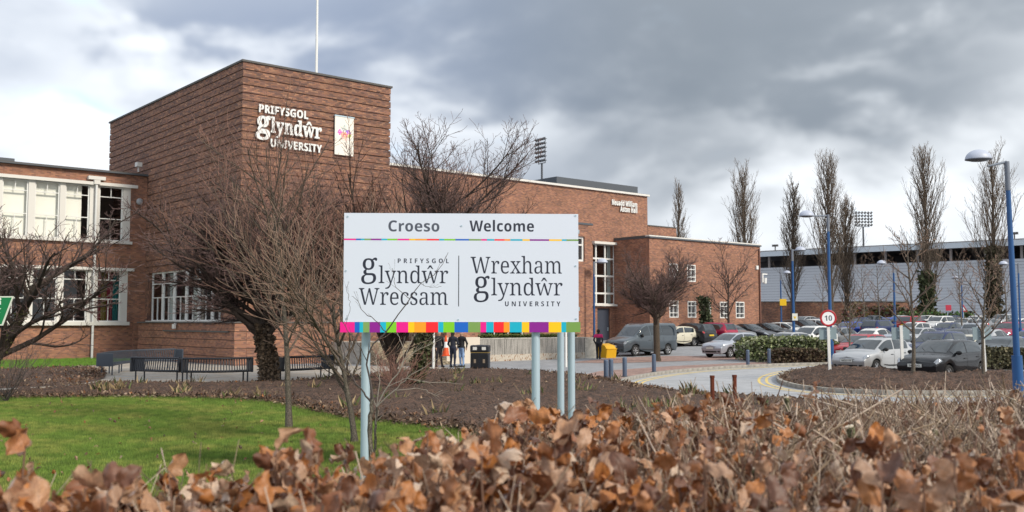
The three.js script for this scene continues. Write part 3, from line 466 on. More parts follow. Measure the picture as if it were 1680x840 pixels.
  const post = (px, d, r) => { const x = across(px, d, 600), p = s.worldToLocal.call((s.updateMatrixWorld(), s), new THREE.Vector3(x, 0, -d)); part(s, 'post', cyl(r, r, Y(70), 20), M.greyPost, [p.x, 0, p.z]); return p; };
  const q0 = post(600, dc + 0.16, 0.058), q1 = post(879, dc + 0.12, 0.055), q2 = post(920, dc + 1.6, 0.05), q3 = post(937.5, dc + 0.95, 0.05);
  for (const y of [150, 640]) { const a = q1.clone().setY(Y(y)), b = q2.clone().setY(Y(y)), v = b.clone().sub(a), m = part(s, 'brace', ubox(v.length(), 0.05, 0.05), M.greyPost, a.clone().add(b).multiplyScalar(0.5).toArray()); m.rotation.y = -Math.atan2(v.z, v.x); }
  for (const y of [150, 640]) { const a = q3.clone().setY(Y(y)), b = new THREE.Vector3(q3.x, Y(y), -0.05), m = part(s, 'brace', ubox(0.05, 0.05, Math.abs(a.z - b.z)), M.greyPost, [a.x, Y(y), (a.z + b.z) / 2]); }
}
// ---------------------------------------------------------------- letters and banner on the walls
function lettering(name, label, text, font, b, [px0, py0], [px1, py1], capPx, out, depth = 0.045, sizeCap = 1.0) {
  const p0 = onFront(px0, py0, b - out), p1 = onFront(px1, py1, b - out), cap = onFront(px0, py0 - capPx, b - out)[1] - p0[1], t = thing(name, label, 'lettering', atBuilding(p0[0], b - out, (p0[1] + p1[1]) / 2), TURN);
  const size = cap / sizeCap, gs = [...text].filter((c) => c !== '~'); let x = 0; const res = fonts[font].data.resolution, adv = (c) => (fonts[font].data.glyphs[c]?.ha ?? 500) * size / res;
  const total = gs.reduce((s, c) => s + adv(c), 0), k = (p1[0] - p0[0]) / total;
  for (const c of gs) { if (c !== ' ') { const g = new TextGeometry(c, { font: fonts[font], size, depth, curveSegments: 6, bevelEnabled: true, bevelThickness: 0.004, bevelSize: size * 0.022, bevelSegments: 1 }); g.scale(k, 1, 1); part(t, 'letter', g, M.white, [x * k, 0, -depth]); } x += adv(c); }
  return t;
}
lettering('wall_letters', 'white capital letters PRIFYSGOL fixed high on the brick tower', 'PRIFYSGOL', 'sans_bold', 0, [424, 184], [506, 195], 13, 0.18);
lettering('wall_letters', 'large white serif lower case lettering in the middle of the tower lettering', 'g', 'serif_bold', 0, [420.5, 216], [444, 218.5], 35, 0.18, 0.045, 1.0).userData.label = 'oversized white serif letter g starting the name on the tower';
lettering('wall_letters', 'white serif letters lyndŵr following the big g on the tower', 'lyndŵr', 'serif_bold', 0, [444, 218], [528, 226.5], 24, 0.18, 0.045, 1.0);
lettering('wall_letters', 'white capital letters UNIVERSITY lowest of the tower lettering', 'UNIVERSITY', 'sans_bold', 0, [443, 241], [528, 250], 13, 0.18);
lettering('wall_letters', 'small white lettering Neuadd William upper line on the hall wall', 'Neuadd William', 'sans_bold', bH, [1004, 336], [1046, 340], 8.6, 0.16, 0.05);
lettering('wall_letters', 'small white lettering Aston Hall lower line on the hall wall', 'Aston Hall', 'sans_bold', bH, [1018, 347], [1046, 349.5], 8.6, 0.16, 0.05);
{
  const c = document.createElement('canvas'); c.width = 256; c.height = 512; const x = c.getContext('2d'), r = makeRandom(77); x.fillStyle = '#e4e0d6'; x.fillRect(0, 0, 256, 512);
  // a crest: pale helm above, coloured shield and supporters, pale foliage below
  const blob = (cx, cy, rx, ry, col, n) => { for (let i = 0; i < n; i++) { x.fillStyle = col[Math.floor(r() * col.length)]; x.beginPath(); const a = r() * 7, q = Math.sqrt(r()); x.ellipse(cx + Math.cos(a) * q * rx, cy + Math.sin(a) * q * ry, 3 + 7 * r(), 3 + 9 * r(), r() * 3, 0, 7); x.fill(); } };
  blob(128, 150, 30, 46, ['#b9c2bf', '#cfd3cc', '#9fb0b4', '#d8d3c2'], 60); blob(70, 205, 30, 36, ['#c13fa8', '#e36ac0', '#8f4fc0', '#f0a0d0'], 60); blob(180, 205, 30, 38, ['#9a4fd0', '#d55fc0', '#7f63cf', '#f2b0e0'], 60); blob(128, 245, 44, 46, ['#f0b27c', '#ee8f9a', '#f5d08a', '#e9687f', '#f7c3a8'], 80); blob(200, 240, 18, 30, ['#d8c96a', '#b9c86a', '#e4e08a'], 24); blob(128, 300, 56, 24, ['#e8c8c0', '#f0dfc8', '#d8b8b8'], 40);
  const t = new THREE.CanvasTexture(c); t.colorSpace = THREE.SRGBColorSpace;
  const a0 = onFront(549.5, 190, -0.15), a1 = onFront(580, 200, -0.15), lo = onFront(549.5, 253, -0.15), w = a1[0] - a0[0], h = a0[1] - lo[1], b = thing('crest_banner', 'tall cream banner with a colourful crest hanging beside the tower lettering', 'banner', atBuilding(a0[0], -0.15, lo[1]), TURN);
  const e = std([0.6, 0.6, 0.56], 0.8); part(b, 'panel', new THREE.BoxGeometry(w, h, 0.05).translate(w / 2, h / 2, 0), [e, e, e, e, new THREE.MeshStandardMaterial({ map: t, roughness: 0.8 }), e]);
  part(b, 'hanger', ubox(w + 0.06, 0.06, 0.2, w / 2, h + 0.03, -0.05), M.greyPost);
}
// ---------------------------------------------------------------- bare trees
class Tubes {
  constructor() { this.p = []; this.n = []; this.uv = []; this.i = []; }
  add(pts, rads, sides) {
    const base = this.p.length / 3, T = new THREE.Vector3(), N = new THREE.Vector3(), B = new THREE.Vector3(); let len = 0;
    for (let k = 0; k < pts.length; k++) {
      T.subVectors(pts[Math.min(k + 1, pts.length - 1)], pts[Math.max(k - 1, 0)]).normalize();
      if (!k) { N.set(Math.abs(T.y) > 0.9 ? 1 : 0, Math.abs(T.y) > 0.9 ? 0 : 1, 0); }
      N.addScaledVector(T, -N.dot(T)).normalize(); B.crossVectors(T, N); if (k) len += pts[k].distanceTo(pts[k - 1]);
      for (let s = 0; s < sides; s++) { const a = (s / sides) * 2 * Math.PI, c = Math.cos(a), q = Math.sin(a), x = N.x * c + B.x * q, y = N.y * c + B.y * q, z = N.z * c + B.z * q, r = rads[k]; this.p.push(pts[k].x + x * r, pts[k].y + y * r, pts[k].z + z * r); this.n.push(x, y, z); this.uv.push((s / sides) * rads[0] * 6.3, len); }
    }
    for (let k = 0; k + 1 < pts.length; k++) for (let s = 0; s < sides; s++) { const a = base + k * sides + s, b = base + k * sides + ((s + 1) % sides), c = a + sides, d = b + sides; this.i.push(a, b, d, a, d, c); }
  }
  geo() { const g = new THREE.BufferGeometry(); g.setAttribute('position', new THREE.Float32BufferAttribute(this.p, 3)); g.setAttribute('normal', new THREE.Float32BufferAttribute(this.n, 3)); g.setAttribute('uv', new THREE.Float32BufferAttribute(this.uv, 2)); g.setIndex(this.i); return g; }
}
/* o: height, r, lean [x,z], n [children per level], ang [degrees], ratio [length of child to parent], up [pull to the sky], gnarl, start [where children begin], fork */
function treeTubes(o) {
  const rnd = makeRandom(o.seed), T = [new Tubes(), new Tubes(), new Tubes()], last = o.n.length, q = new THREE.Quaternion(), tips = [], trunkPts = [];
  const grow = (p, dir, len, r, lev) => {
    const seg = [o.trunkSeg ?? 9, 7, 5, 3, 3][lev], pts = [p.clone()], rads = [r], d = dir.clone(), endR = lev === last ? 0.35 : lev === 0 ? (o.taper ?? 0.35) : 0.3, dirs = [d.clone()];
    for (let k = 1; k <= seg; k++) {
      const g = o.gnarl[lev] ?? 0.4, u = o.up[lev] ?? 0.2; d.x += (rnd() - 0.5) * g; d.y += (rnd() - 0.5) * g + u / seg; d.z += (rnd() - 0.5) * g; d.normalize();
      p = p.clone().addScaledVector(d, len / seg); if (p.y < 0.15 && lev) { p.y = 0.15; d.y = Math.abs(d.y); }
      pts.push(p); rads.push(Math.max(o.minR ?? 0.003, r * mix(1, endR, k / seg) * (lev === 0 && k === 0 ? 1.3 : 1))); dirs.push(d.clone());
    }
    if (lev === 0) { rads[0] *= o.flare ?? 1.35; trunkPts.push(...pts); }
    T[lev === 0 ? 0 : lev < last ? 1 : 2].add(pts, rads, [9, 6, 4, 3, 3][lev]);
    if (lev === last) { tips.push(p); return; }
    const n = Math.max(1, Math.round(o.n[lev] * (0.8 + 0.4 * rnd()) * (lev > 0 ? clamp(len / (o.ref?.[lev] ?? len), 0.4, 1.5) : 1))); let azi = rnd() * 6.28;
    for (let k = 0; k < n; k++) {
      const s0 = o.start[lev], t = s0 + (1 - s0) * ((k + rnd() * 0.8) / n), f = Math.min(t, 0.999) * seg, i = Math.floor(f), at = pts[i].clone().lerp(pts[i + 1], f - i), ax = dirs[Math.min(i + 1, seg)];
      azi += 2.4 + (rnd() - 0.5) * 1.2; const side = new THREE.Vector3(Math.cos(azi), 0.0, Math.sin(azi)); side.addScaledVector(ax, -side.dot(ax)).normalize();
      const ang = (o.ang[lev] * (0.7 + 0.6 * rnd()) * Math.PI) / 180, cd = ax.clone().multiplyScalar(Math.cos(ang)).addScaledVector(side, Math.sin(ang)).normalize();
      if (o.wide && lev === 0) { cd.x *= o.wide; cd.normalize(); }
      const cl = len * o.ratio[lev] * (0.65 + 0.7 * rnd()) * (o.crownShape ? o.crownShape(t, lev) : 1 - 0.45 * t * (lev ? 1 : 0.6)), cr = Math.min(rads[i] * 0.72, r * o.rr[lev] * (0.8 + 0.4 * rnd()));
      grow(at, cd, cl, Math.max(cr, o.minR ?? 0.003), lev + 1);
    }
  };
  const dir = new THREE.Vector3(o.lean?.[0] ?? 0, 1, o.lean?.[1] ?? 0).normalize();
  grow(new THREE.Vector3(0, -0.05, 0), dir, o.height * (o.trunk ?? 0.6), o.r, 0);
  return { T, tips, trunkPts };
}
const leafCard = (() => { const g = new THREE.BufferGeometry(), p = [0, 0, 0, 0.5, 0.1, 0.45, 0, 0.22, 1, -0.5, 0.1, 0.45]; g.setAttribute('position', new THREE.Float32BufferAttribute(p, 3)); g.setAttribute('uv', new THREE.Float32BufferAttribute([0.5, 0, 1, 0.5, 0.5, 1, 0, 0.5], 2)); g.setIndex([0, 1, 2, 0, 2, 3]); g.computeVertexNormals(); return g; })();
const M4 = new THREE.Matrix4(), Q4 = new THREE.Quaternion(), E4 = new THREE.Euler(), V4 = new THREE.Vector3(), S4 = new THREE.Vector3(), C4 = new THREE.Color();
// many small leaves: list of [x, y, z, size, color, (ex, ey, ez)]
function leafCloud(name, list, geo, mat) {
  const m = new THREE.InstancedMesh(geo, mat, list.length); m.name = name; m.userData.kind = 'stuff';
  list.forEach(([x, y, z, s, c, e], i) => { E4.set(...e); Q4.setFromEuler(E4); M4.compose(V4.set(x, y, z), Q4, Array.isArray(s) ? S4.set(...s) : S4.set(s, s, s)); m.setMatrixAt(i, M4); m.setColorAt(i, C4.setRGB(...c)); });
  return m;
}
const leafMat = new THREE.MeshPhysicalMaterial({ color: 0xffffff, roughness: 0.7, side: THREE.DoubleSide });
const anyTurn = (r) => [r() * 6.28, r() * 6.28, r() * 6.28];
function tree(name, label, px, d, o, mats, group) {
  const t = thing(name, label, 'tree', [across(px, d, 600), rise(d), -d], 0, group), { T, trunkPts } = treeTubes(o);
  part(t, 'trunk', T[0].geo(), mats[0]); part(t, 'branches', T[1].geo(), mats[1]); const c = part(t, 'crown', T[2].geo(), mats[2]); c.userData.kind = 'stuff';
  if (o.ivy) {
    const r = makeRandom(o.seed + 99), list = [];
    for (let i = 0; i < o.ivy[0]; i++) { const f = Math.pow(r(), 0.8) * o.ivy[1] * (trunkPts.length - 1), k = Math.min(Math.floor(f), trunkPts.length - 2), p = trunkPts[k].clone().lerp(trunkPts[k + 1], f - k), a = r() * 6.28, q = o.r * (1 - 0.35 * f / trunkPts.length) + o.ivy[2] * r() * (0.5 + 0.8 * Math.abs(noise3(a, p.y * 2, o.seed))), g = 0.5 + 0.8 * r(); list.push([p.x + Math.cos(a) * q, Math.max(0.03, p.y), p.z + Math.sin(a) * q, o.ivy[3] * (0.6 + 0.8 * r()), o.ivy[4].map((v) => v * g), anyTurn(r)]); }
    t.add(leafCloud('ivy', list, leafCard, leafMat));
  }
  return t;
}
const B = { dark: bark([0.085, 0.066, 0.054]), darkLimb: bark([0.105, 0.08, 0.068]), plumTwig: std([0.155, 0.096, 0.088], 0.9), grey: bark([0.25, 0.225, 0.19]), greyLimb: bark([0.25, 0.20, 0.165]), tanTwig: std([0.33, 0.215, 0.155], 0.85), redTwig: std([0.26, 0.138, 0.105], 0.85), poplar: bark([0.15, 0.12, 0.092]), poplarTwig: std([0.20, 0.15, 0.112], 0.9), paleTwig: std([0.36, 0.31, 0.26], 0.8), blackTwig: std([0.07, 0.056, 0.053], 0.8) };
// the old gnarled tree among the benches
tree('gnarled_tree', 'dark gnarled spreading tree with a thick ivy clad trunk among the benches', 441, 34, { seed: 4, height: 7.4, trunk: 0.46, r: 0.27, trunkSeg: 8, taper: 0.6, lean: [-0.12, 0], wide: 1.25, n: [26, 12, 10, 7], ang: [48, 46, 46, 42], ratio: [1.35, 0.54, 0.5, 0.62], up: [0.2, 0.62, 0.3, 0.2], gnarl: [0.22, 0.42, 0.5, 0.5], start: [0.42, 0.2, 0.12, 0.1], rr: [0.42, 0.42, 0.36, 0.5], minR: 0.0062, ivy: [2000, 0.62, 0.10, 0.10, [0.10, 0.068, 0.042]] }, [B.dark, B.darkLimb, B.plumTwig]);
// tree leaning in over the wing, rooted just beyond the left edge
tree('leaning_tree', 'dark mossy tree leaning in front of the brick wing windows', -42, 28, { seed: 15, height: 7.2, trunk: 0.5, r: 0.17, taper: 0.6, trunkSeg: 8, lean: [0.62, 0.1], n: [12, 9, 8, 5], ang: [48, 42, 44, 40], ratio: [0.95, 0.5, 0.48, 0.55], up: [0.3, 0.38, 0.4, 0.3], gnarl: [0.3, 0.42, 0.46, 0.5], start: [0.3, 0.2, 0.1, 0.1], rr: [0.44, 0.42, 0.38, 0.5], minR: 0.006, ivy: [500, 0.8, 0.05, 0.06, [0.09, 0.085, 0.02]] }, [B.dark, B.darkLimb, B.plumTwig]);
// slender trees with upright shoots on the lawn and by the sign
tree('slender_tree', 'slender young tree with a thin grey trunk standing in the lawn', 476, 19.3, { seed: 23, height: 5.9, trunk: 0.82, r: 0.062, n: [24, 9, 5], ang: [42, 36, 36], ratio: [0.52, 0.5, 0.62], up: [0.1, 0.65, 0.5, 0.3], gnarl: [0.08, 0.3, 0.4, 0.4], start: [0.3, 0.12, 0.1], rr: [0.34, 0.4, 0.5], minR: 0.0036 }, [B.grey, B.greyLimb, B.redTwig]);
tree('slender_tree', 'multi branched young tree with tan upright shoots behind the left post of the sign', 584, 17, { seed: 31, height: 5.0, trunk: 0.5, r: 0.058, lean: [-0.12, 0], n: [22, 9, 6], ang: [42, 32, 34], ratio: [1.0, 0.5, 0.6], up: [0.1, 0.4, 0.5, 0.3], gnarl: [0.12, 0.26, 0.36, 0.4], start: [0.36, 0.1, 0.1], rr: [0.42, 0.4, 0.5], minR: 0.0034, wide: 1.2 }, [B.grey, B.greyLimb, B.tanTwig]);
tree('ivy_tree', 'dark tree with an ivy covered trunk leaning up behind the sign', 678, 30, { seed: 42, height: 9.2, trunk: 0.62, r: 0.15, lean: [0.2, 0], n: [15, 9, 8, 5], ang: [50, 38, 40, 40], ratio: [0.66, 0.52, 0.5, 0.6], up: [0.2, 0.5, 0.5, 0.4, 0.2], gnarl: [0.1, 0.2, 0.28, 0.34, 0.34], start: [0.5, 0.16, 0.1, 0.1], rr: [0.4, 0.36, 0.36, 0.5], minR: 0.0048, ivy: [2400, 0.5, 0.12, 0.1, [0.055, 0.06, 0.02]] }, [B.dark, B.darkLimb, B.plumTwig]);
tree('coppiced_tree', 'reddish twiggy tree filling the gap left of the sign before the tower', 648, 33, { lean: [-0.1, 0], seed: 61, height: 8.6, trunk: 0.3, r: 0.15, wide: 1.2, n: [26, 10, 9, 6], ang: [34, 28, 34, 36], ratio: [2.1, 0.42, 0.48, 0.6], up: [0.1, 0.5, 0.5, 0.4, 0.2], gnarl: [0.1, 0.18, 0.26, 0.34, 0.34], start: [0.2, 0.16, 0.1, 0.1], rr: [0.44, 0.4, 0.42, 0.5], minR: 0.0065 }, [B.dark, B.darkLimb, B.redTwig]);
// thin sapling in front of the sign
function shaped(name, label, d, limbs, mats, seed, twigN, twigL) {   // limbs: [[px, py, radius] ...] points read off the photograph at one depth
  const r = makeRandom(seed), first = limbs[0][0], x0 = across(first[0], d, first[1]), t = thing(name, label, 'tree', [x0, 0, -d]), T = [new Tubes(), new Tubes(), new Tubes()];
  limbs.forEach((pts, i) => {
    const wob = (r() - 0.5) * 0.3, P = pts.map(([px, py, q, dz], k) => new THREE.Vector3(across(px, d, py) - x0, Math.max(0, CAM_H + ray(px, py)[1] * d), (dz ?? 0) + (i ? wob * k / pts.length : 0))), c = new THREE.CatmullRomCurve3(P), n = 14, pp = c.getPoints(n), rr = pp.map((_, k) => { const f = (k / n) * (pts.length - 1), j = Math.min(Math.floor(f), pts.length - 2); return mix(pts[j][2], pts[j + 1][2], f - j) * (0.9 + 0.25 * r()); });
    for (let k = 1; k < n; k++) pp[k].add(new THREE.Vector3((r() - 0.5) * 0.022, (r() - 0.5) * 0.022, (r() - 0.5) * 0.03));
    T[i ? 1 : 0].add(pp, rr, i ? 5 : 9);
    for (let k = 0; k < twigN; k++) { const f = 0.25 + 0.75 * r(), j = Math.floor(f * (n - 0.01)), b = pp[j], dir = pp[Math.min(n, j + 1)].clone().sub(b).normalize().add(new THREE.Vector3((r() - 0.5) * 1.5, (r() - 0.3) * 1.3, (r() - 0.5) * 1.5)).normalize(), L = twigL * (0.3 + r()), m = b.clone().addScaledVector(dir, L * 0.5).add(new THREE.Vector3((r() - 0.5) * 0.04, 0.02, (r() - 0.5) * 0.04)); T[2].add([b, m, m.clone().addScaledVector(dir, L * 0.5).add(new THREE.Vector3(0, 0.03 * r(), 0))], [rr[j] * 0.5, rr[j] * 0.35, 0.0016], 4); }
  });
  part(t, 'trunk', T[0].geo(), mats[0]); part(t, 'branches', T[1].geo(), mats[1]); part(t, 'crown', T[2].geo(), mats[2]).userData.kind = 'stuff'; return t;
}
shaped('sapling', 'thin lichen spotted sapling reaching across the lower left of the sign', 11.7, [
  [[608, 830, 0.034], [609, 760, 0.03], [607, 700, 0.028], [611, 655, 0.022]],
  [[611, 655, 0.018], [609, 630, 0.013], [603, 595, 0.011], [607, 570, 0.01], [634, 545, 0.009], [652, 520, 0.008], [672, 490, 0.006], [690, 465, 0.005], [722, 445, 0.004], [736, 415, 0.0025]],
  [[634, 545, 0.007], [618, 528, 0.005], [598, 512, 0.004], [584, 492, 0.003], [576, 486, 0.002]], [[672, 490, 0.004], [650, 470, 0.003], [644, 440, 0.002]],
  [[609, 660, 0.012], [594, 640, 0.009], [573, 612, 0.007], [566, 590, 0.005], [560, 560, 0.003]], [[573, 612, 0.005], [545, 596, 0.004], [520, 590, 0.0025]], [[603, 595, 0.006], [585, 560, 0.005], [566, 535, 0.004], [552, 500, 0.0025]], [[690, 465, 0.003], [700, 470, 0.0025], [724, 470, 0.0018]], [[566, 535, 0.003], [575, 505, 0.0025], [570, 470, 0.0018]]], [B.grey, B.blackTwig, B.blackTwig], 77, 4, 0.13);
shaped('pale_shrub', 'leafless shrub of pale arching stems growing in the bark bed beside the sign post', 15, [
  [[614, 752, 0.02], [616, 712, 0.018], [618, 668, 0.015]],
  [[618, 668, 0.013], [636, 634, 0.01], [655, 610, 0.008], [664, 590, 0.007], [690, 572, 0.005], [724, 556, 0.003]], [[655, 610, 0.007], [662, 580, 0.006], [655, 556, 0.004], [648, 540, 0.0025]], [[618, 668, 0.01], [648, 640, 0.008], [672, 618, 0.006], [700, 600, 0.004], [720, 588, 0.003]], [[636, 634, 0.006], [666, 622, 0.005], [700, 626, 0.004], [760, 630, 0.0025]], [[648, 640, 0.006], [690, 638, 0.004], [720, 652, 0.0025]], [[618, 668, 0.008], [600, 630, 0.006], [580, 606, 0.005], [566, 586, 0.003]], [[664, 590, 0.005], [672, 566, 0.004], [680, 548, 0.003]], [[618, 668, 0.008], [622, 620, 0.006], [616, 590, 0.004], [622, 570, 0.003]]], [B.grey, B.paleTwig, B.paleTwig], 82, 9, 0.2);
tree('pale_shrub', 'tangle of dark thin stems low in front of the leaning tree', 12, 25.5, { seed: 85, height: 2.0, trunk: 0.16, r: 0.02, n: [22, 6, 3], ang: [46, 30, 36], ratio: [5.4, 0.4, 0.5], up: [0, 0.3, 0.4, 0.2], gnarl: [0.1, 0.2, 0.3, 0.3], start: [0.1, 0.2, 0.2], rr: [0.5, 0.5, 0.5], minR: 0.003, flare: 1 }, [B.blackTwig, B.blackTwig, B.plumTwig]);
tree('pale_shrub', 'dark leafless shrub at the foot of the ivy covered trunk', 650, 28.5, { seed: 88, height: 2.0, trunk: 0.16, r: 0.02, n: [26, 7, 3], ang: [50, 30, 36], ratio: [4.6, 0.4, 0.5], up: [0, 0.3, 0.4, 0.2], gnarl: [0.1, 0.2, 0.3, 0.3], start: [0.1, 0.2, 0.2], rr: [0.5, 0.5, 0.5], minR: 0.0035, flare: 1 }, [B.darkLimb, B.redTwig, B.redTwig]);
// round headed tree before the van
tree('street_tree', 'small round headed bare tree on the paving in front of the van', 1078, 52.6, { seed: 93, height: 6.6, trunk: 0.42, r: 0.19, taper: 0.8, n: [18, 10, 9, 6], ang: [52, 42, 40, 38], ratio: [1.2, 0.5, 0.5, 0.62], up: [0, 0.3, 0.34, 0.3, 0.2], gnarl: [0.05, 0.22, 0.3, 0.36, 0.4], start: [0.72, 0.16, 0.12, 0.1], rr: [0.4, 0.4, 0.42, 0.5], minR: 0.0068 }, [bark([0.15, 0.118, 0.09]), bark([0.14, 0.108, 0.085]), B.plumTwig]);
tree('annex_tree', 'thin bare tree growing against the annex wall', 1196, 80, { seed: 97, height: 9.0, trunk: 0.6, r: 0.12, n: [16, 8, 5], ang: [48, 40, 40], ratio: [0.6, 0.46, 0.5], up: [0, 0.4, 0.34, 0.3], gnarl: [0.1, 0.26, 0.34, 0.4], start: [0.3, 0.16, 0.12], rr: [0.36, 0.4, 0.5], minR: 0.014 }, [B.darkLimb, B.darkLimb, B.plumTwig]);
tree('annex_tree', 'narrow ivy clad tree between the lower annex windows', 1160, 78, { seed: 98, height: 4.6, trunk: 0.8, r: 0.1, n: [10, 6, 3], ang: [40, 40, 40], ratio: [0.3, 0.46, 0.5], up: [0, 0.4, 0.34, 0.3], gnarl: [0.1, 0.26, 0.34, 0.4], start: [0.3, 0.16, 0.12], rr: [0.36, 0.4, 0.5], minR: 0.008, ivy: [1500, 0.98, 0.42, 0.2, [0.045, 0.06, 0.022]] }, [B.dark, B.darkLimb, B.plumTwig]);
const young = (label, px, d, h, seed, r = 0.06) => tree('young_tree', label, px, d, { seed, height: h, trunk: 0.86, r, taper: 0.2, n: [15, 5, 3], ang: [50, 40, 40], ratio: [0.34, 0.44, 0.5], up: [0, 0.5, 0.4, 0.3], gnarl: [0.08, 0.24, 0.3, 0.4], start: [0.36, 0.2, 0.12], rr: [0.4, 0.42, 0.5], minR: 0.0065 }, [B.grey, B.greyLimb, B.tanTwig]);
// poplars before the stadium
const poplar = (label, px, d, h, seed, w, ivy, extra = {}) => tree('poplar_tree', label, px, d, { seed, height: h, trunk: 0.97, r: 0.36, taper: 0.12, trunkSeg: 12, n: [58, 7, 5], ang: [24, 22, 28], ratio: [0.225 * w, 0.46, 0.55], up: [0.05, 0.9, 0.6, 0.4], gnarl: [0.03, 0.14, 0.2, 0.3], start: [0.12, 0.14, 0.1], rr: [0.17, 0.42, 0.5], minR: 0.012, flare: 1.3, crownShape: (t, l) => (l ? 1 - 0.4 * t : t < 0.3 ? 0.9 + t : 1.25 - 1.15 * (t - 0.3)), ivy, ...extra }, [B.poplar, B.poplar, B.poplarTwig]);
const pH = (px, py, d) => CAM_H + ray(px, py)[1] * d - rise(d);
poplar('slim distant poplar peeping over the annex roof', 1113, 150, pH(1115, 308, 150), 201, 0.9);
poplar('broad poplar rising straight behind the far end of the annex', 1228, 126, pH(1228, 287, 126), 202, 1.2);
poplar('narrow poplar just beyond the end wall of the annex', 1303, 120, pH(1300, 308, 120), 203, 0.95);
poplar('tall poplar behind the lamp post carrying the speed limit sign', 1366, 116, pH(1362, 273, 116), 204, 1.25);
poplar('shorter poplar crowding the tall one behind the boundary wall', 1392, 118, pH(1392, 338, 118), 205, 1.2);
poplar('poplar with an ivy wrapped foot beside the small red notice', 1524, 112, pH(1523, 260, 112), 206, 1.2, [2200, 0.34, 0.55, 0.34, [0.050, 0.062, 0.022]]);
young('wispy bare tree before the stadium cladding beside the tall poplar', 1420, 100, 7.6, 311, 0.08);
young('wispy bare tree before the stadium cladding near the boundary wall end', 1352, 104, 6.8, 312, 0.07);
young('wispy bare tree before the cladding next to the poplar with brown ivy', 1655, 98, 8.4, 313, 0.09);
poplar('poplar with thick brown ivy partway up behind the big lamp post', 1634, 112, pH(1628, 264, 112), 207, 1.35, [2600, 0.5, 0.6, 0.34, [0.062, 0.052, 0.024]]);
// young trees on the island and in the car park
young('pale young tree in front of the dark hatchback bonnet', 1498, 33.3, 5.7, 301, 0.075);
young('pale young tree beside the white post by the dark hatchback door', 1613, 32.6, 4.6, 302, 0.065);
young('slim young tree behind the silver hatchback', 1394, 47, 3.9, 303, 0.06);
young('slim bare tree among the parked cars near the tall lamp', 1300 + 145, 86, 7.4, 304, 0.08);
young('thin bare tree by the stadium wall between two poplars', 1580, 95, 8.2, 305, 0.09);
// ---------------------------------------------------------------- vehicles: a cage of stations (nose to tail) by levels (sill to roof), smoothed
const carTypes = {
  hatchback: { L: 3.95, W: 1.70, r: 0.30, xf: 0.80, xr: 3.26, top: [[0.06, 0.73], [0.17, 0.83], [0.4, 0.905], [0.68, 0.955], [0.93, 1.0], [1.66, 1.39], [2.2, 1.46], [2.65, 1.455], [3.05, 1.43], [3.4, 1.37], [3.64, 1.18], [3.82, 0.99], [3.9, 0.87]], belt: [[0.05, 0.64], [0.2, 0.76], [0.45, 0.825], [0.74, 0.865], [1.04, 0.9], [1.45, 0.91], [2.1, 0.925], [2.65, 0.935], [3.0, 0.955], [3.25, 0.965], [3.5, 0.97], [3.72, 0.94], [3.87, 0.82]] },
  saloon: { L: 4.5, W: 1.76, r: 0.31, xf: 0.88, xr: 3.56, top: [[0.05, 0.66], [0.25, 0.77], [0.55, 0.86], [0.9, 0.93], [1.25, 0.975], [1.95, 1.36], [2.4, 1.44], [2.85, 1.435], [3.15, 1.39], [3.4, 1.31], [3.75, 1.10], [4.1, 1.0], [4.42, 0.95]], belt: [[0.05, 0.58], [0.28, 0.7], [0.6, 0.78], [0.95, 0.83], [1.32, 0.87], [1.7, 0.89], [2.3, 0.91], [2.8, 0.92], [3.15, 0.93], [3.5, 0.935], [3.85, 0.935], [4.15, 0.92], [4.42, 0.82]] },
  estate: { L: 4.35, W: 1.80, r: 0.33, xf: 0.86, xr: 3.48, top: [[0.05, 0.74], [0.22, 0.86], [0.5, 0.96], [0.82, 1.02], [1.1, 1.07], [1.8, 1.54], [2.3, 1.63], [2.85, 1.63], [3.35, 1.61], [3.85, 1.56], [4.08, 1.32], [4.22, 1.05], [4.29, 0.9]], belt: [[0.05, 0.66], [0.26, 0.79], [0.55, 0.88], [0.86, 0.93], [1.18, 0.97], [1.6, 0.99], [2.25, 1.01], [2.8, 1.02], [3.2, 1.03], [3.6, 1.04], [3.95, 1.04], [4.14, 1.02], [4.26, 0.88]] },
  van: { L: 4.9, W: 1.92, r: 0.335, xf: 0.95, xr: 3.92, top: [[0.04, 0.82], [0.16, 0.95], [0.42, 1.06], [0.68, 1.14], [0.92, 1.2], [1.6, 1.78], [2.05, 1.945], [2.8, 1.97], [3.5, 1.975], [4.35, 1.965], [4.72, 1.9], [4.82, 1.42], [4.88, 0.95]], belt: [[0.03, 0.74], [0.18, 0.86], [0.44, 0.96], [0.74, 1.04], [1.08, 1.09], [1.6, 1.11], [2.35, 1.12], [3.1, 1.12], [3.7, 1.12], [4.3, 1.12], [4.66, 1.12], [4.79, 1.1], [4.86, 0.9]] },
};
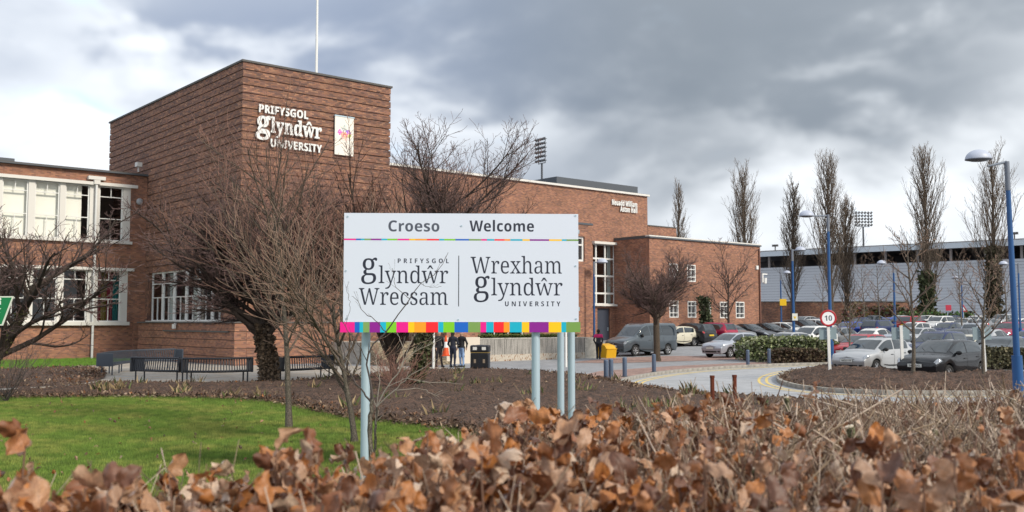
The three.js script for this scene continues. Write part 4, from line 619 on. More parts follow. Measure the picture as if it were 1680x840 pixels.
function carCage(c) {
  const S = [], w = c.W / 2, R = c.r + 0.07, arch = (xc) => [172, 132, 90, 48, 8].map((a) => [xc - R * -Math.cos((a * Math.PI) / 180), c.r + R * Math.sin((a * Math.PI) / 180)]);
  const low = [[0.09, 0.25], ...arch(c.xf), [(c.xf + c.xr) / 2, 0.22], ...arch(c.xr), [c.L - 0.1, 0.27]];
  const tw = [0.84, 0.94, 0.985, 1, 1, 1, 1, 1, 1, 1, 0.99, 0.95, 0.84], roofZ = c.L > 4.8 ? 0.84 : 0.70;
  for (let i = 0; i < 13; i++) {
    const [tx, ty] = c.top[i], [bx, by] = c.belt[i], [lx, ly] = low[i], cabin = smooth(3.6, 5, i) * (1 - smooth(9.6, 11.5, i)), z3 = w * tw[i] * mix(0.78, roofZ, cabin), drop = mix(0.035, 0.055, cabin), bow = i === 0 ? 0.03 : i === 12 ? -0.02 : 0;
    const my = Math.max(0.53, ly + 0.12), mx = mix(lx, bx, 0.5) + (i === 0 ? -0.05 : i === 12 ? 0.05 : 0);
    S.push([[lx, ly, w * tw[i] * 0.945], [mx, Math.min(my, by - 0.05), w * tw[i] * 1.0], [bx, by, w * tw[i] * 0.965], [tx + 0.05 * cabin, ty - drop, z3], [tx - bow * 0.5, ty - 0.012, z3 * 0.52], [tx - bow, ty, 0]]);
  }
  const cr = (a, b, c2, d, t) => 0.5 * (2 * b + (c2 - a) * t + (2 * a - 5 * b + 4 * c2 - d) * t * t + (3 * b - a - 3 * c2 + d) * t * t * t);
  const at = (i, v) => { const k = Math.min(Math.floor(v), 4), t = v - k, g = (n) => (n < 0 ? S[i][0] : n > 5 ? [S[i][4][0], S[i][4][1], -S[i][4][2]] : S[i][n]); return [0, 1, 2].map((q) => cr(g(k - 1)[q], g(k)[q], g(k + 1)[q], g(k + 2)[q], t)); };
  const P = (u, v) => { const k = Math.min(Math.floor(u), 11), t = u - k, A = [k - 1, k, k + 1, k + 2].map((n) => at(clamp(n, 0, 12), v)); return [0, 1, 2].map((q) => cr(A[0][q], A[1][q], A[2][q], A[3][q], t)); };
  const N = (u, v) => { const e = 0.02, a = P(Math.min(u + e, 12), v), b = P(Math.max(u - e, 0), v), c3 = P(u, Math.min(v + e, 5)), d = P(u, Math.max(v - e, 0)); return new THREE.Vector3(a[0] - b[0], a[1] - b[1], a[2] - b[2]).cross(new THREE.Vector3(c3[0] - d[0], c3[1] - d[1], c3[2] - d[2])).normalize(); };
  const front = (v, t) => { const p = P(0, v); return [p[0] - 0.09 * (1 - t * t), p[1], p[2] * t]; }, back = (v, t) => { const p = P(12, v); return [p[0] + 0.06 * (1 - t * t), p[1], p[2] * t]; };
  return { P, N, front, back };
}
function gridGeo(nu, nv, fn, flip) {
  const pos = [], idx = [], uv = [];
  for (let j = 0; j <= nv; j++) for (let i = 0; i <= nu; i++) { pos.push(...fn(i / nu, j / nv)); uv.push(i / nu, j / nv); }
  for (let j = 0; j < nv; j++) for (let i = 0; i < nu; i++) { const a = j * (nu + 1) + i, b = a + 1, c = a + nu + 2, d = a + nu + 1; flip ? idx.push(a, c, b, a, d, c) : idx.push(a, b, c, a, c, d); }
  const g = new THREE.BufferGeometry(); g.setAttribute('position', new THREE.Float32BufferAttribute(pos, 3)); g.setAttribute('uv', new THREE.Float32BufferAttribute(uv, 2)); g.setIndex(idx); g.computeVertexNormals(); return g;
}
const carGlass = new THREE.MeshPhysicalMaterial({ color: rgb(0.012, 0.020, 0.026), roughness: 0.03, ior: 1.95 });
const carTrim = std([0.014, 0.014, 0.015], 0.6), lampGlass = new THREE.MeshPhysicalMaterial({ color: rgb(0.40, 0.42, 0.45), roughness: 0.12, metalness: 0.6, clearcoat: 1 }), redLamp = new THREE.MeshPhysicalMaterial({ color: rgb(0.42, 0.012, 0.015), roughness: 0.15, clearcoat: 1 }), rimMat = std([0.50, 0.51, 0.53], 0.32, { metalness: 0.7 });
const plateMat = (text, bg) => { const c = document.createElement('canvas'); c.width = 260; c.height = 56; const x = c.getContext('2d'); x.fillStyle = bg; x.fillRect(0, 0, 260, 56); if (text) { x.fillStyle = '#15161a'; x.font = 'bold 46px sans-serif'; x.textAlign = 'center'; x.fillText(text, 130, 45); } const t = new THREE.CanvasTexture(c); t.colorSpace = THREE.SRGBColorSpace; return new THREE.MeshStandardMaterial({ map: t, roughness: 0.4 }); };
const plainFront = std([0.62, 0.62, 0.60], 0.4), plainRear = std([0.62, 0.42, 0.03], 0.4);
const paint = (r, g, b, flake = 0) => new THREE.MeshPhysicalMaterial({ color: rgb(r, g, b), roughness: flake ? 0.45 : 0.6, metalness: flake, specularIntensity: 0.25, clearcoat: 0.9, clearcoatRoughness: 0.04 });
const wheelGeos = {};
function wheel(parent, x, r, z, side) {
  const k = r.toFixed(3); if (!wheelGeos[k]) {
    const prof = [[0.62 * r, -0.095], [0.93 * r, -0.095], [r, -0.06], [r, 0.06], [0.93 * r, 0.095], [0.66 * r, 0.085], [0.62 * r, 0.03]].map((p) => new THREE.Vector2(...p)), spokes = [];
    for (let i = 0; i < 6; i++) { const s = new THREE.BoxGeometry(0.58 * r, 0.14 * r, 0.03); s.translate(0.33 * r, 0, 0.055); s.rotateZ((i * Math.PI) / 3); spokes.push(s); }
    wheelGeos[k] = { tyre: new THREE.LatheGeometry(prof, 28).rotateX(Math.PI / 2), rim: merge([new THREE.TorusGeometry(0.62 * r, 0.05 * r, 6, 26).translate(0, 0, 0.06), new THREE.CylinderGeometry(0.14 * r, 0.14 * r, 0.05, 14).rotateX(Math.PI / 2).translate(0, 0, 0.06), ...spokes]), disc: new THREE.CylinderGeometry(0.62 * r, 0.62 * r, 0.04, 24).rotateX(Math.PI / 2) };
  }
  const w = new THREE.Group(); w.name = 'wheel'; w.position.set(x, r, z); if (side < 0) w.rotation.y = Math.PI; parent.add(w);
  part(w, 'tyre', wheelGeos[k].tyre, M.tyre); part(w, 'rim', wheelGeos[k].rim, rimMat); part(w, 'dark_backing_disc', wheelGeos[k].disc, carTrim, [0, 0, 0.0]);  // dark backing disc paints in the shade seen between the spokes
}
// nose at local -x, tail at +x, centred on the origin
function makeCar(type, mat, o = {}) {
  const c = carTypes[type], { P, N, front, back } = carCage(c), t = new THREE.Group(), ox = -c.L / 2, at = (p) => [p[0] + ox, p[1], p[2]];
  const shell = merge([...[1, -1].map((s) => gridGeo(48, 20, (a, b) => { const p = P(a * 12, b * 5); return [p[0] + ox, p[1], p[2] * s]; }, s < 0)), gridGeo(12, 20, (a, b) => at(front(b * 5, a * 2 - 1))), gridGeo(12, 20, (a, b) => at(back(b * 5, a * 2 - 1)), true)]);
  const body = part(t, 'body', shell, mat);
  const patch = (u0, u1, v0, v1, s, off, n = 8) => gridGeo(n, n, (a, b) => { const u = mix(u0, u1, a), v = mix(v0, v1, b), p = P(u, v), q = N(u, v).multiplyScalar(off); return [p[0] + q.x + ox, p[1] + Math.max(q.y, -0.002), (p[2] + q.z) * s]; }, s < 0);
  const both = (u0, u1, v0, off) => merge([patch(u0, u1, v0, 5, 1, off), patch(u0, u1, v0, 5, -1, off)]);
  const over = (u0, u1, v0) => gridGeo(8, 16, (a, b) => { const u = mix(u0, u1, a), w = b * 2 - 1, v = mix(5, v0, Math.abs(w)), p = P(u, v), dx = u < 6 ? -0.006 : 0.006; return [p[0] + dx + ox, p[1] + 0.007, p[2] * Math.sign(w || 1)]; });
  part(t, 'windscreen', over(4.1, 4.93, 3.14), carGlass);
  part(t, 'rear_window', type === 'van' ? over(10.12, 10.95, 3.2) : over(9.15, type === 'saloon' ? 10.6 : 10.85, 3.2), carGlass);
  for (const s of [1, -1]) {
    const last = type === 'van' ? 9.6 : type === 'estate' ? 9.3 : 8.8;
    part(t, 'window', patch(4.32, 5.92, 2.16, 2.9, s, 0.007), carGlass);
    if (type === 'van') { part(t, 'window', patch(6.08, 7.5, 2.16, 2.86, s, 0.007), carGlass); part(t, 'window', patch(7.6, 9.7, 2.16, 2.86, s, 0.007), carGlass); }
    else part(t, 'window', patch(6.08, last, 2.16, 2.88, s, 0.007), carGlass);
    part(t, 'headlight', patch(0.02, type === 'van' ? 0.95 : 1.3, 1.72, type === 'van' ? 2.5 : 2.72, s, 0.008, 6), lampGlass);
    part(t, 'tail_light', type === 'van' || type === 'estate' ? patch(11.1, 11.98, 1.9, 2.8, s, 0.008, 6) : patch(11.0, 11.98, 1.6, 2.7, s, 0.008, 6), redLamp);
    for (const u of type === 'van' ? [4.3, 6.0, 7.55] : [4.35, 6.0, 7.9]) part(t, 'door_seam', patch(u - 0.012, u + 0.012, 0.35, 2.0, s, 0.004, 4), carTrim);
    part(t, 'side_strip', patch(5.1, 6.9, 0.45, 0.62, s, 0.012, 4), carTrim);
    const m = P(4.75, 2.1); part(t, 'mirror', new THREE.SphereGeometry(0.1, 10, 8).scale(0.7, type === 'van' ? 1.1 : 0.75, 1.1), o.mirror ?? carTrim, [m[0] + ox, m[1] + 0.06, (m[2] + 0.09) * s]);
    for (const u of [5.75, ...(type === 'van' ? [6.3] : [7.6])]) { const h = P(u, 1.72); part(t, 'door_handle', new THREE.BoxGeometry(0.16, 0.025, 0.03), carTrim, [h[0] + ox, h[1], (h[2] + 0.012) * s]); }
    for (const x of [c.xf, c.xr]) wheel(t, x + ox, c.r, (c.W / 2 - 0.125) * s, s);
  }
  const face = (f, v0, v1, w, dx) => gridGeo(10, 4, (a, b) => { const p = f(mix(v0, v1, b), (a * 2 - 1) * w); return [p[0] + dx + ox, p[1], p[2]]; });
  part(t, 'grille', face(front, 1.78, 2.02, 0.46, -0.01), carTrim); part(t, 'air_intake', face(front, 0.3, 0.58, 0.6, -0.01), carTrim);
  for (const s of [-1, 1]) part(t, 'fog_lamp', gridGeo(5, 3, (a, b) => { const p = front(mix(0.35, 0.6, b), s * mix(0.7, 0.9, a)); return [p[0] - 0.012 + ox, p[1], p[2]]; }), carTrim);
  part(t, 'badge', new THREE.SphereGeometry(0.05, 10, 6).scale(0.2, 0.6, 1.2), rimMat, [front(1.9, 0)[0] - 0.014 + ox, front(1.9, 0)[1], 0]);
  for (const s of [0.32, -0.18]) part(t, 'wiper', gridGeo(6, 1, (a, b) => { const q = mix(0.06, 0.5, a), p = P(4.1 + q * 0.75, 5 - Math.min(1.7, Math.abs(s - q * 0.9) * 2.0)); return [p[0] - 0.012 + ox, p[1] + 0.014 + 0.02 * b, p[2] * Math.sign(s - q * 0.9 || 1)]; }), carTrim);
  const fp = front(1.28, 0), rp = back(1.35, 0);
  part(t, 'number_plate', new THREE.BoxGeometry(0.02, 0.115, 0.52), o.plate ? [carTrim, o.plate, carTrim, carTrim, carTrim, carTrim] : plainFront, [fp[0] - 0.016 + ox, fp[1], 0]);
  part(t, 'number_plate', new THREE.BoxGeometry(0.02, 0.115, 0.52), plainRear, [rp[0] + 0.016 + ox, rp[1] + 0.08, 0]);
  part(t, 'underbody', new THREE.BoxGeometry(c.L - 0.5, 0.42, c.W * 0.62), carTrim, [0, 0.42, 0]);
  return t;
}
const carShapes = {};
function placeCar(name, label, type, mat, x, d, fx, fd, group, o) {   // (fx, fd): the way the nose points
  let t;
  if (o) t = makeCar(type, mat, o);
  else { if (!carShapes[type]) carShapes[type] = makeCar(type, mat); t = carShapes[type].clone(); t.traverse((q) => { if (q.name === 'body') q.material = mat; }); }
  t.name = numbered(name); t.position.set(x, rise(d), -d); t.rotation.y = Math.atan2(-fd, -fx) + 0;
  // nose is local -x: after turning by r it points to (-cos r, sin r) in (x, z), that is (-cos r, -sin r) in (x, depth)
  t.rotation.y = Math.atan2(-fd, -fx);
  tag(t, label, type === 'van' ? 'van' : 'car', group); scene.add(t); return t;
}
const silver = paint(0.44, 0.45, 0.465, 0.4), silverBlue = paint(0.40, 0.43, 0.49, 0.4), white = paint(0.66, 0.66, 0.65), black = paint(0.012, 0.013, 0.016), charcoal = paint(0.045, 0.047, 0.055, 0.3), slate = paint(0.085, 0.105, 0.125, 0.3), red = paint(0.36, 0.012, 0.022), wine = paint(0.30, 0.01, 0.045), navy = paint(0.012, 0.022, 0.085), blue = paint(0.01, 0.05, 0.34), grey = paint(0.2, 0.21, 0.225, 0.3), cream = paint(0.55, 0.52, 0.42);
placeCar('parked_van', 'slate grey panelled van parked beside the entrance block', 'van', slate, across(1052, 61.2), 61.2, -UX, -UD, undefined, {});
placeCar('parked_car', 'silver hatchback half hidden by the clipped hedge near the van', 'hatchback', silverBlue, across(1200, 58.6), 58.6, -UX, -UD, undefined, { mirror: carTrim, plate: plateMat('', '#d5d8d2') });
placeCar('parked_car', 'silver hatchback parked behind the white post of the speed limit sign', 'hatchback', silver, across(1432, 40.2), 40.2, -UX, -UD, undefined, { mirror: carTrim, plate: plateMat('MK55 YTP', '#dfe0da') });
placeCar('parked_car', 'black hatchback facing the island between two young trees', 'hatchback', black, across(1549, 35.6), 35.8, -UX, -UD, undefined, { plate: plateMat('DK07 UGL', '#dfe0da') });
{ // the row along the annex
  const p0 = [across(1129, 73.5), 73.5], row = [[black, 'estate', 1, 'black hatchback backed outwards next to the van, yellow plate showing'], [wine, 'estate', 1, 'crimson hatchback parked nose in beside the black one'], [grey, 'hatchback', -1, 'grey hatchback facing out beside the crimson one along the annex'], [charcoal, 'saloon', -1, 'dark grey saloon facing out along the annex'], [black, 'saloon', -1, 'black saloon parked nose out under the annex end wall'], [white, 'hatchback', -1, 'white hatchback parked beyond the end of the annex'], [black, 'estate', -1, 'black estate car parked just past the annex corner'], [white, 'estate', -1, 'white estate car behind the yellow notice on the lamp post']];
  row.forEach(([m, type, f, label], i) => placeCar('parked_car', label, type, m, p0[0] + UX * 2.55 * i, p0[1] + UD * 2.55 * i, VX * f, VD * f, 'cars parked along the annex'));
  placeCar('parked_car', 'cream car just visible behind the tail of the van', 'hatchback', cream, across(1106, 71.5), 71.5, -UX, -UD);
}
{ // rows in the open car park: [px, depth, type, paint, words]
  const rows = [
    [1290, 60.5, 'hatchback', silver, 'silver hatchback showing its roof above the clipped hedge', 1], [1330, 67, 'estate', white, 'white tall car beside the clipped hedge end', 1],
    [1412, 52, 'hatchback', red, 'red hatchback showing behind the silver hatchback roof', 1], [1478, 55, 'saloon', silverBlue, 'pale blue saloon behind the middle white post', -1], [1536, 50, 'estate', navy, 'navy tall car behind the black hatchback roof', 1], [1588, 51.5, 'saloon', cream, 'cream saloon beyond the black hatchback', 1], [1655, 46.5, 'saloon', slate, 'slate saloon beside the big lamp post foot', -1],
    [1372, 70, 'saloon', grey, '', 1], [1440, 68, 'saloon', white, '', -1], [1504, 69, 'hatchback', silver, '', 1], [1568, 67, 'hatchback', charcoal, '', 1], [1628, 66, 'saloon', silver, '', -1], [1690, 64, 'hatchback', blue, '', 1],
    [1392, 84, 'hatchback', blue, '', 1], [1446, 83, 'estate', navy, '', -1], [1498, 82, 'hatchback', white, '', 1], [1552, 82, 'saloon', navy, '', 1], [1606, 80, 'hatchback', silverBlue, '', -1], [1655, 77, 'estate', wine, '', 1],
    [1410, 100, 'saloon', navy, '', 1], [1456, 99, 'hatchback', blue, '', 1], [1500, 98, 'estate', red, '', -1], [1540, 98, 'estate', white, '', 1], [1582, 97, 'saloon', silver, '', 1], [1624, 96, 'saloon', grey, '', -1], [1668, 95, 'hatchback', white, '', 1],
    [1348, 98, 'saloon', charcoal, '', -1], [1318, 104, 'hatchback', silver, 'silver hatchback under the boundary wall near the thin lamp post', 1],
    [1432, 109, 'saloon', black, '', 1], [1474, 109, 'hatchback', silver, '', 1], [1558, 108, 'hatchback', navy, '', 1], [1600, 108, 'saloon', white, '', 1], [1644, 107, 'estate', silver, '', 1], [1520, 109, 'hatchback', white, 'white hatchback in front of the ivy footed poplar', 1],
  ];
  const nameOf = new Map([[silver, 'silver'], [white, 'white'], [grey, 'grey'], [charcoal, 'dark grey'], [blue, 'bright blue'], [navy, 'navy'], [silverBlue, 'pale blue'], [wine, 'crimson'], [red, 'red'], [black, 'black']]), rnd = makeRandom(41);
  for (const [px, d, type, m, words, f] of rows) {
    const a = TURN + (rnd() - 0.5) * 0.08, s = f, where = d < 75 ? 'in the middle rows of the open car park' : d < 92 ? 'in the back rows of the open car park' : 'in the farthest rows below the boundary wall';
    placeCar('parked_car', words || `${nameOf.get(m)} ${type} ${where}`, type, m, across(px, d), d, -s * Math.cos(a), -s * Math.sin(a), words ? undefined : 'cars in the open car park');
  }
}
// ---------------------------------------------------------------- lamps, bollards, posts
function streetLamp(label, px, d, headPy, armDir, armLen, o = {}) {
  const g = rise(d), x = across(px, d, 480), top = CAM_H + ray(px, headPy)[1] * d - g, t = thing('street_lamp', label, 'lamp', [x, g, -d], 0, o.group), r = o.r ?? 0.06;
  if (o.tilt) t.rotation.z = o.tilt;
  part(t, 'base', cyl(r * 1.9, r * 1.8, 1.25, 16), M.bluePost); part(t, 'pole', cyl(r * 1.15, r * 0.8, top - 1.25, 14, 1.25), M.bluePost); part(t, 'pole_top', cyl(r * 0.95, r * 0.95, 0.75, 14, top - 0.75), std([0.16, 0.18, 0.22], 0.5));
  const arm = part(t, 'arm', new THREE.CylinderGeometry(0.028, 0.034, armLen, 10).rotateZ(Math.PI / 2), std([0.20, 0.23, 0.28], 0.45), [armDir * armLen / 2, top - 0.06, 0]); arm.rotation.z = -armDir * (o.droop ?? 0.02);
  const hx = armDir * (armLen + 0.22), hy = top - 0.07 + (o.lift ?? 0);
  part(t, 'hood', new THREE.SphereGeometry(0.3, 24, 10, 0, 6.2832, 0, Math.PI / 2).scale(1.12, 0.85, 0.8), M.lampHood, [hx, hy, 0]);
  part(t, 'lens', new THREE.SphereGeometry(0.27, 20, 8, 0, 6.2832, Math.PI / 2, Math.PI / 2).scale(1.08, 0.22, 0.76), std([0.055, 0.06, 0.07], 0.3), [hx, hy - 0.003, 0]);
  part(t, 'rim', new THREE.TorusGeometry(0.29, 0.018, 8, 28).rotateX(Math.PI / 2).scale(1.12, 1, 0.8), std([0.12, 0.13, 0.16], 0.5), [hx, hy, 0]);
  return t;
}
streetLamp('tall blue lamp post with a domed head standing at the edge of the island', 1666, 25, 265, -1, 0.5, { r: 0.07, tilt: 0.018, lift: 0.14, droop: 0.2 });
streetLamp('blue lamp post behind the round speed limit sign', 1361, 43, 352, -1, 0.72, { r: 0.07 });
const lampN = streetLamp('blue lamp post carrying a small yellow notice', 1301, 62, 409, 1, 0.3, { r: 0.08 });
const lampF = streetLamp('thin blue lamp post with a square yellow notice beyond the annex', 1281, 92, 447, 1, 0.4, { r: 0.07 });
streetLamp('blue lamp post between two poplars in the open car park', 1467, 70, 431, -1, 0.62, { r: 0.075 });
streetLamp('blue lamp post with its head showing beside the big lamp post', 1672, 74, 432, -1, 0.9, { r: 0.07 });
streetLamp('small far lamp post before the stadium cladding', 1578, 104, 455, -1, 0.5, { r: 0.07 });
streetLamp('blue lamp post in front of the tall gridded window', 974.5, 59, 429, 1, 0.28, { r: 0.06 });
{
  const notice = (label, px, py, d, w, h, col) => { const t = thing('notice', label, 'sign', [across(px, d, py), CAM_H + ray(px, py)[1] * d, -d + 0.16]); part(t, 'plate', ubox(w, h, 0.02), std(col, 0.5)); part(t, 'clip', ubox(0.08, 0.05, 0.1, 0, 0, -0.06), M.greyPost); return t; };
  notice('square yellow notice on the thin lamp post beyond the annex', 1284, 496, 92, 0.62, 0.62, [0.72, 0.45, 0.0]);
  const t = notice('small white and yellow notice low on the lamp post', 1303, 520, 62, 0.34, 0.44, [0.66, 0.66, 0.6]); part(t, 'symbol', new THREE.CylinderGeometry(0.11, 0.11, 0.01, 3).rotateX(Math.PI / 2), std([0.7, 0.46, 0.02], 0.5), [0, -0.03, 0.016]);
  notice('small square red notice beside the ivy footed poplar', 1555, 505, 108, 0.62, 0.62, [0.42, 0.02, 0.05]);
  const p = thing('notice_post', 'post holding the small square red notice', 'post', [across(1555, 108), rise(108), -108]); part(p, 'pole', cyl(0.04, 0.04, 2.2, 8), M.greyPost);
  const wt = thing('warning_sign', 'red bordered triangular road sign by the stadium wall', 'sign', [across(1581, 106), rise(106), -106]); part(wt, 'pole', cyl(0.045, 0.045, 2.0, 8), M.greyPost);
  const tri = new THREE.Shape([[-0.45, 0], [0.45, 0], [0, 0.78]].map((q) => new THREE.Vector2(...q))); tri.holes.push(new THREE.Path([[-0.24, 0.13], [0, 0.54], [0.24, 0.13]].map((q) => new THREE.Vector2(...q))));
  part(wt, 'border', new THREE.ExtrudeGeometry(tri, { depth: 0.03, bevelEnabled: false }), std([0.45, 0.02, 0.03], 0.5), [0, 1.9, 0.05]); part(wt, 'face', new THREE.ShapeGeometry(new THREE.Shape([[-0.26, 0.12], [0.26, 0.12], [0, 0.57]].map((q) => new THREE.Vector2(...q)))), std([0.7, 0.7, 0.68], 0.5), [0, 1.9, 0.06]);
}
// bollards
const bollards = [[994.5, 625, 'paired bollard on the left at the end of the pink paving'], [1002.5, 623, 'paired bollard on the right at the end of the pink paving'], [1025, 619, 'single bollard beside the kerb bend next to the pair'], [1073, 611, 'bollard on the pink paving in front of the street tree'], [1227, 600, 'bollard by the kerb at the left end of the clipped hedge'], [1262, 597, 'bollard by the kerb in front of the clipped hedge']];
let firstBollard;
for (const [px, py, label] of bollards) {
  const [x, d] = gnd(px, py), pos = [x, 0.012, -d];
  if (firstBollard) dup(firstBollard, label, pos, 0, 'bollards along the paving');
  else { firstBollard = thing('bollard', label, 'bollard', pos, 0, 'bollards along the paving'); part(firstBollard, 'shaft', new THREE.LatheGeometry([[0, 0], [0.085, 0], [0.085, 0.7], [0.075, 0.735], [0.02, 0.75], [0, 0.75]].map((p) => new THREE.Vector2(...p)), 18), M.bollard); part(firstBollard, 'foot_plate', cyl(0.14, 0.13, 0.025, 18), M.coping); }
}
// speed limit sign and the two other white posts with grey plates on the island
{
  const whitePost = (label, px, py, topPy) => { const [x, d] = gnd(px, py), h = CAM_H + ray(px, topPy)[1] * d, t = thing('sign_post', label, 'sign', [x, 0.05, -d]); part(t, 'post', ubox(0.1, h - 0.05, 0.07, 0, (h - 0.05) / 2, 0), M.white); const y = CAM_H + ray(px, 547)[1] * d - 0.05; part(t, 'plate', ubox(0.64, 0.44, 0.02, 0, y, -0.06), std([0.22, 0.29, 0.32], 0.45)); for (const s of [-0.1, 0.1]) part(t, 'clip', ubox(0.2, 0.03, 0.03, 0, y + s, -0.044), M.greyPost); return [t, d]; };
  const [t, d] = whitePost('round ten mile limit sign with red ring on a leaning white post', 1362, 622, 512); t.rotation.z = 0.018;
  const y = CAM_H + ray(1357, 522)[1] * d - 0.05, c = document.createElement('canvas'); c.width = c.height = 256; const x = c.getContext('2d'); x.fillStyle = '#ededf0'; x.fillRect(0, 0, 256, 256); x.fillStyle = '#3d4450'; x.font = 'bold 132px sans-serif'; x.textAlign = 'center'; x.fillText('10', 128, 175); const tex = new THREE.CanvasTexture(c); tex.colorSpace = THREE.SRGBColorSpace;
  part(t, 'red_ring', new THREE.TorusGeometry(0.27, 0.04, 10, 44).scale(1, 1, 0.35), std([0.42, 0.012, 0.02], 0.4), [0, y, 0.056]);
  part(t, 'disc', new THREE.CylinderGeometry(0.3, 0.3, 0.02, 40).rotateX(Math.PI / 2), std([0.5, 0.5, 0.52], 0.5), [0, y, 0.046]);
  part(t, 'disc_face', new THREE.CircleGeometry(0.262, 40), new THREE.MeshStandardMaterial({ map: tex, roughness: 0.45 }), [0, y, 0.0595]);
  whitePost('white post with a grey plate in front of the dark hatchback lamp', 1482, 625, 534)[0].rotation.z = 0.02;
  whitePost('white post with a grey plate by the dark hatchback rear door', 1617, 628, 534)[0].rotation.z = 0.03;
}
{ // posts near the entrance and rusty stakes at the bed
  const p = (name, label, px, py, h, r, m) => { const [x, d] = gnd(px, py), t = thing(name, label, 'post', [x, 0, -d]); part(t, 'shaft', cyl(r, r, h, 12), m); part(t, 'cap', new THREE.SphereGeometry(r * 1.05, 10, 6).scale(1, 0.5, 1), m, [0, h, 0]); };
  p('white_post', 'plain white post beside the group of standing people', 711, 607, 2.6, 0.055, M.white);
  p('white_post', 'plain white post behind the right hand posts of the sign', 928.5, 602, 2.2, 0.06, M.white);
  const rust = bark([0.40, 0.10, 0.05]), s = (label, px, top, d) => { const x = across(px, d, top), h = CAM_H + ray(px, top)[1] * d, t = thing('rusty_stake', label, 'stake', [x, 0, -d]); part(t, 'shaft', cyl(0.026, 0.026, h, 10), rust); part(t, 'tip', cyl(0.03, 0.03, 0.03, 10, h), rust); };
  s('rusty metal stake above the hedge, nearer the sign', 1168.5, 620, 12.2); s('rusty metal stake above the hedge, nearer the island', 1205, 619, 12.2);
}
// litter bin
{
  const [x, d] = gnd(788, 610), t = thing('litter_bin', 'black twin litter bin with gold bands and a domed top', 'bin', [x, 0, -d], -0.1), gold = std([0.45, 0.32, 0.12], 0.4, { metalness: 0.5 });
  const hip = (w, h) => { const g = new THREE.CylinderGeometry(w * 0.18, w * 0.72, h, 8, 3); return g.rotateY(Math.PI / 8); };
  part(t, 'body', new RoundedBoxGeometry(0.78, 0.78, 0.6, 4, 0.06).translate(0, 0.42, 0), M.blackMetal); part(t, 'hood', new RoundedBoxGeometry(0.8, 0.3, 0.62, 4, 0.06).translate(0, 0.97, 0), M.blackMetal);
  part(t, 'domed_top', new THREE.SphereGeometry(0.5, 24, 8, 0, 6.2832, 0, 1.1).scale(0.9, 0.34, 0.72).translate(0, 0.97, 0), M.blackMetal); part(t, 'plinth', ubox(0.7, 0.06, 0.52, 0, 0.03, 0), M.coping);
  for (const y of [0.075, 0.815]) part(t, 'gold_band', ubox(0.795, 0.025, 0.615, 0, y, 0), gold);
  for (const s of [-0.19, 0.19]) { part(t, 'opening', ubox(0.2, 0.17, 0.02, s, 0.98, 0.312), std([0.008, 0.008, 0.009], 0.8)); part(t, 'label_plate', ubox(0.17, 0.13, 0.01, s, 0.985, 0.328), M.white); part(t, 'badge', ubox(0.09, 0.16, 0.012, s, 0.46, 0.306), std([0.28, 0.22, 0.16], 0.5)); part(t, 'door_panel', ubox(0.33, 0.6, 0.012, s * 0.99, 0.44, 0.298), std([0.015, 0.016, 0.019], 0.35)); }
}
// yellow grit bin
{
  const [x, d] = gnd(996, 587), t = thing('grit_bin', 'yellow plastic grit bin with a sloping lid beside the van', 'bin', [x, 0, -d], TURN), y = std([0.62, 0.34, 0.004], 0.5), sh = new THREE.Shape([[0, 0], [0.75, 0], [0.82, 0.6], [0.62, 0.86], [0.1, 0.98], [0, 0.9]].map((p) => new THREE.Vector2(...p)));
  part(t, 'tub', new THREE.ExtrudeGeometry(sh, { depth: 0.95, bevelEnabled: true, bevelSize: 0.03, bevelThickness: 0.03, bevelSegments: 3 }).rotateY(-Math.PI / 2).translate(0.5, 0, -0.4), y); part(t, 'lid_lip', ubox(1.06, 0.05, 0.06, 0.02, 0.64, 0.45), y); t.scale.setScalar(0.82);
}
// traffic cone on the steps
{
  const d = 47.2, x = across(731.5, d), t = thing('traffic_cone', 'orange and white traffic cone standing on the stone steps', 'cone', [x, 0.465, -d]), o = std([0.70, 0.08, 0.01], 0.5);
  t.position.y = 0.467;
  part(t, 'foot', ubox(0.42, 0.04, 0.42, 0, 0.02, 0), o); part(t, 'lower_cone', cyl(0.17, 0.12, 0.36, 20, 0.04), o); part(t, 'white_sleeve', cyl(0.12, 0.08, 0.28, 20, 0.4), std([0.75, 0.75, 0.75], 0.4)); part(t, 'tip', cyl(0.08, 0.035, 0.3, 20, 0.68), o);
}
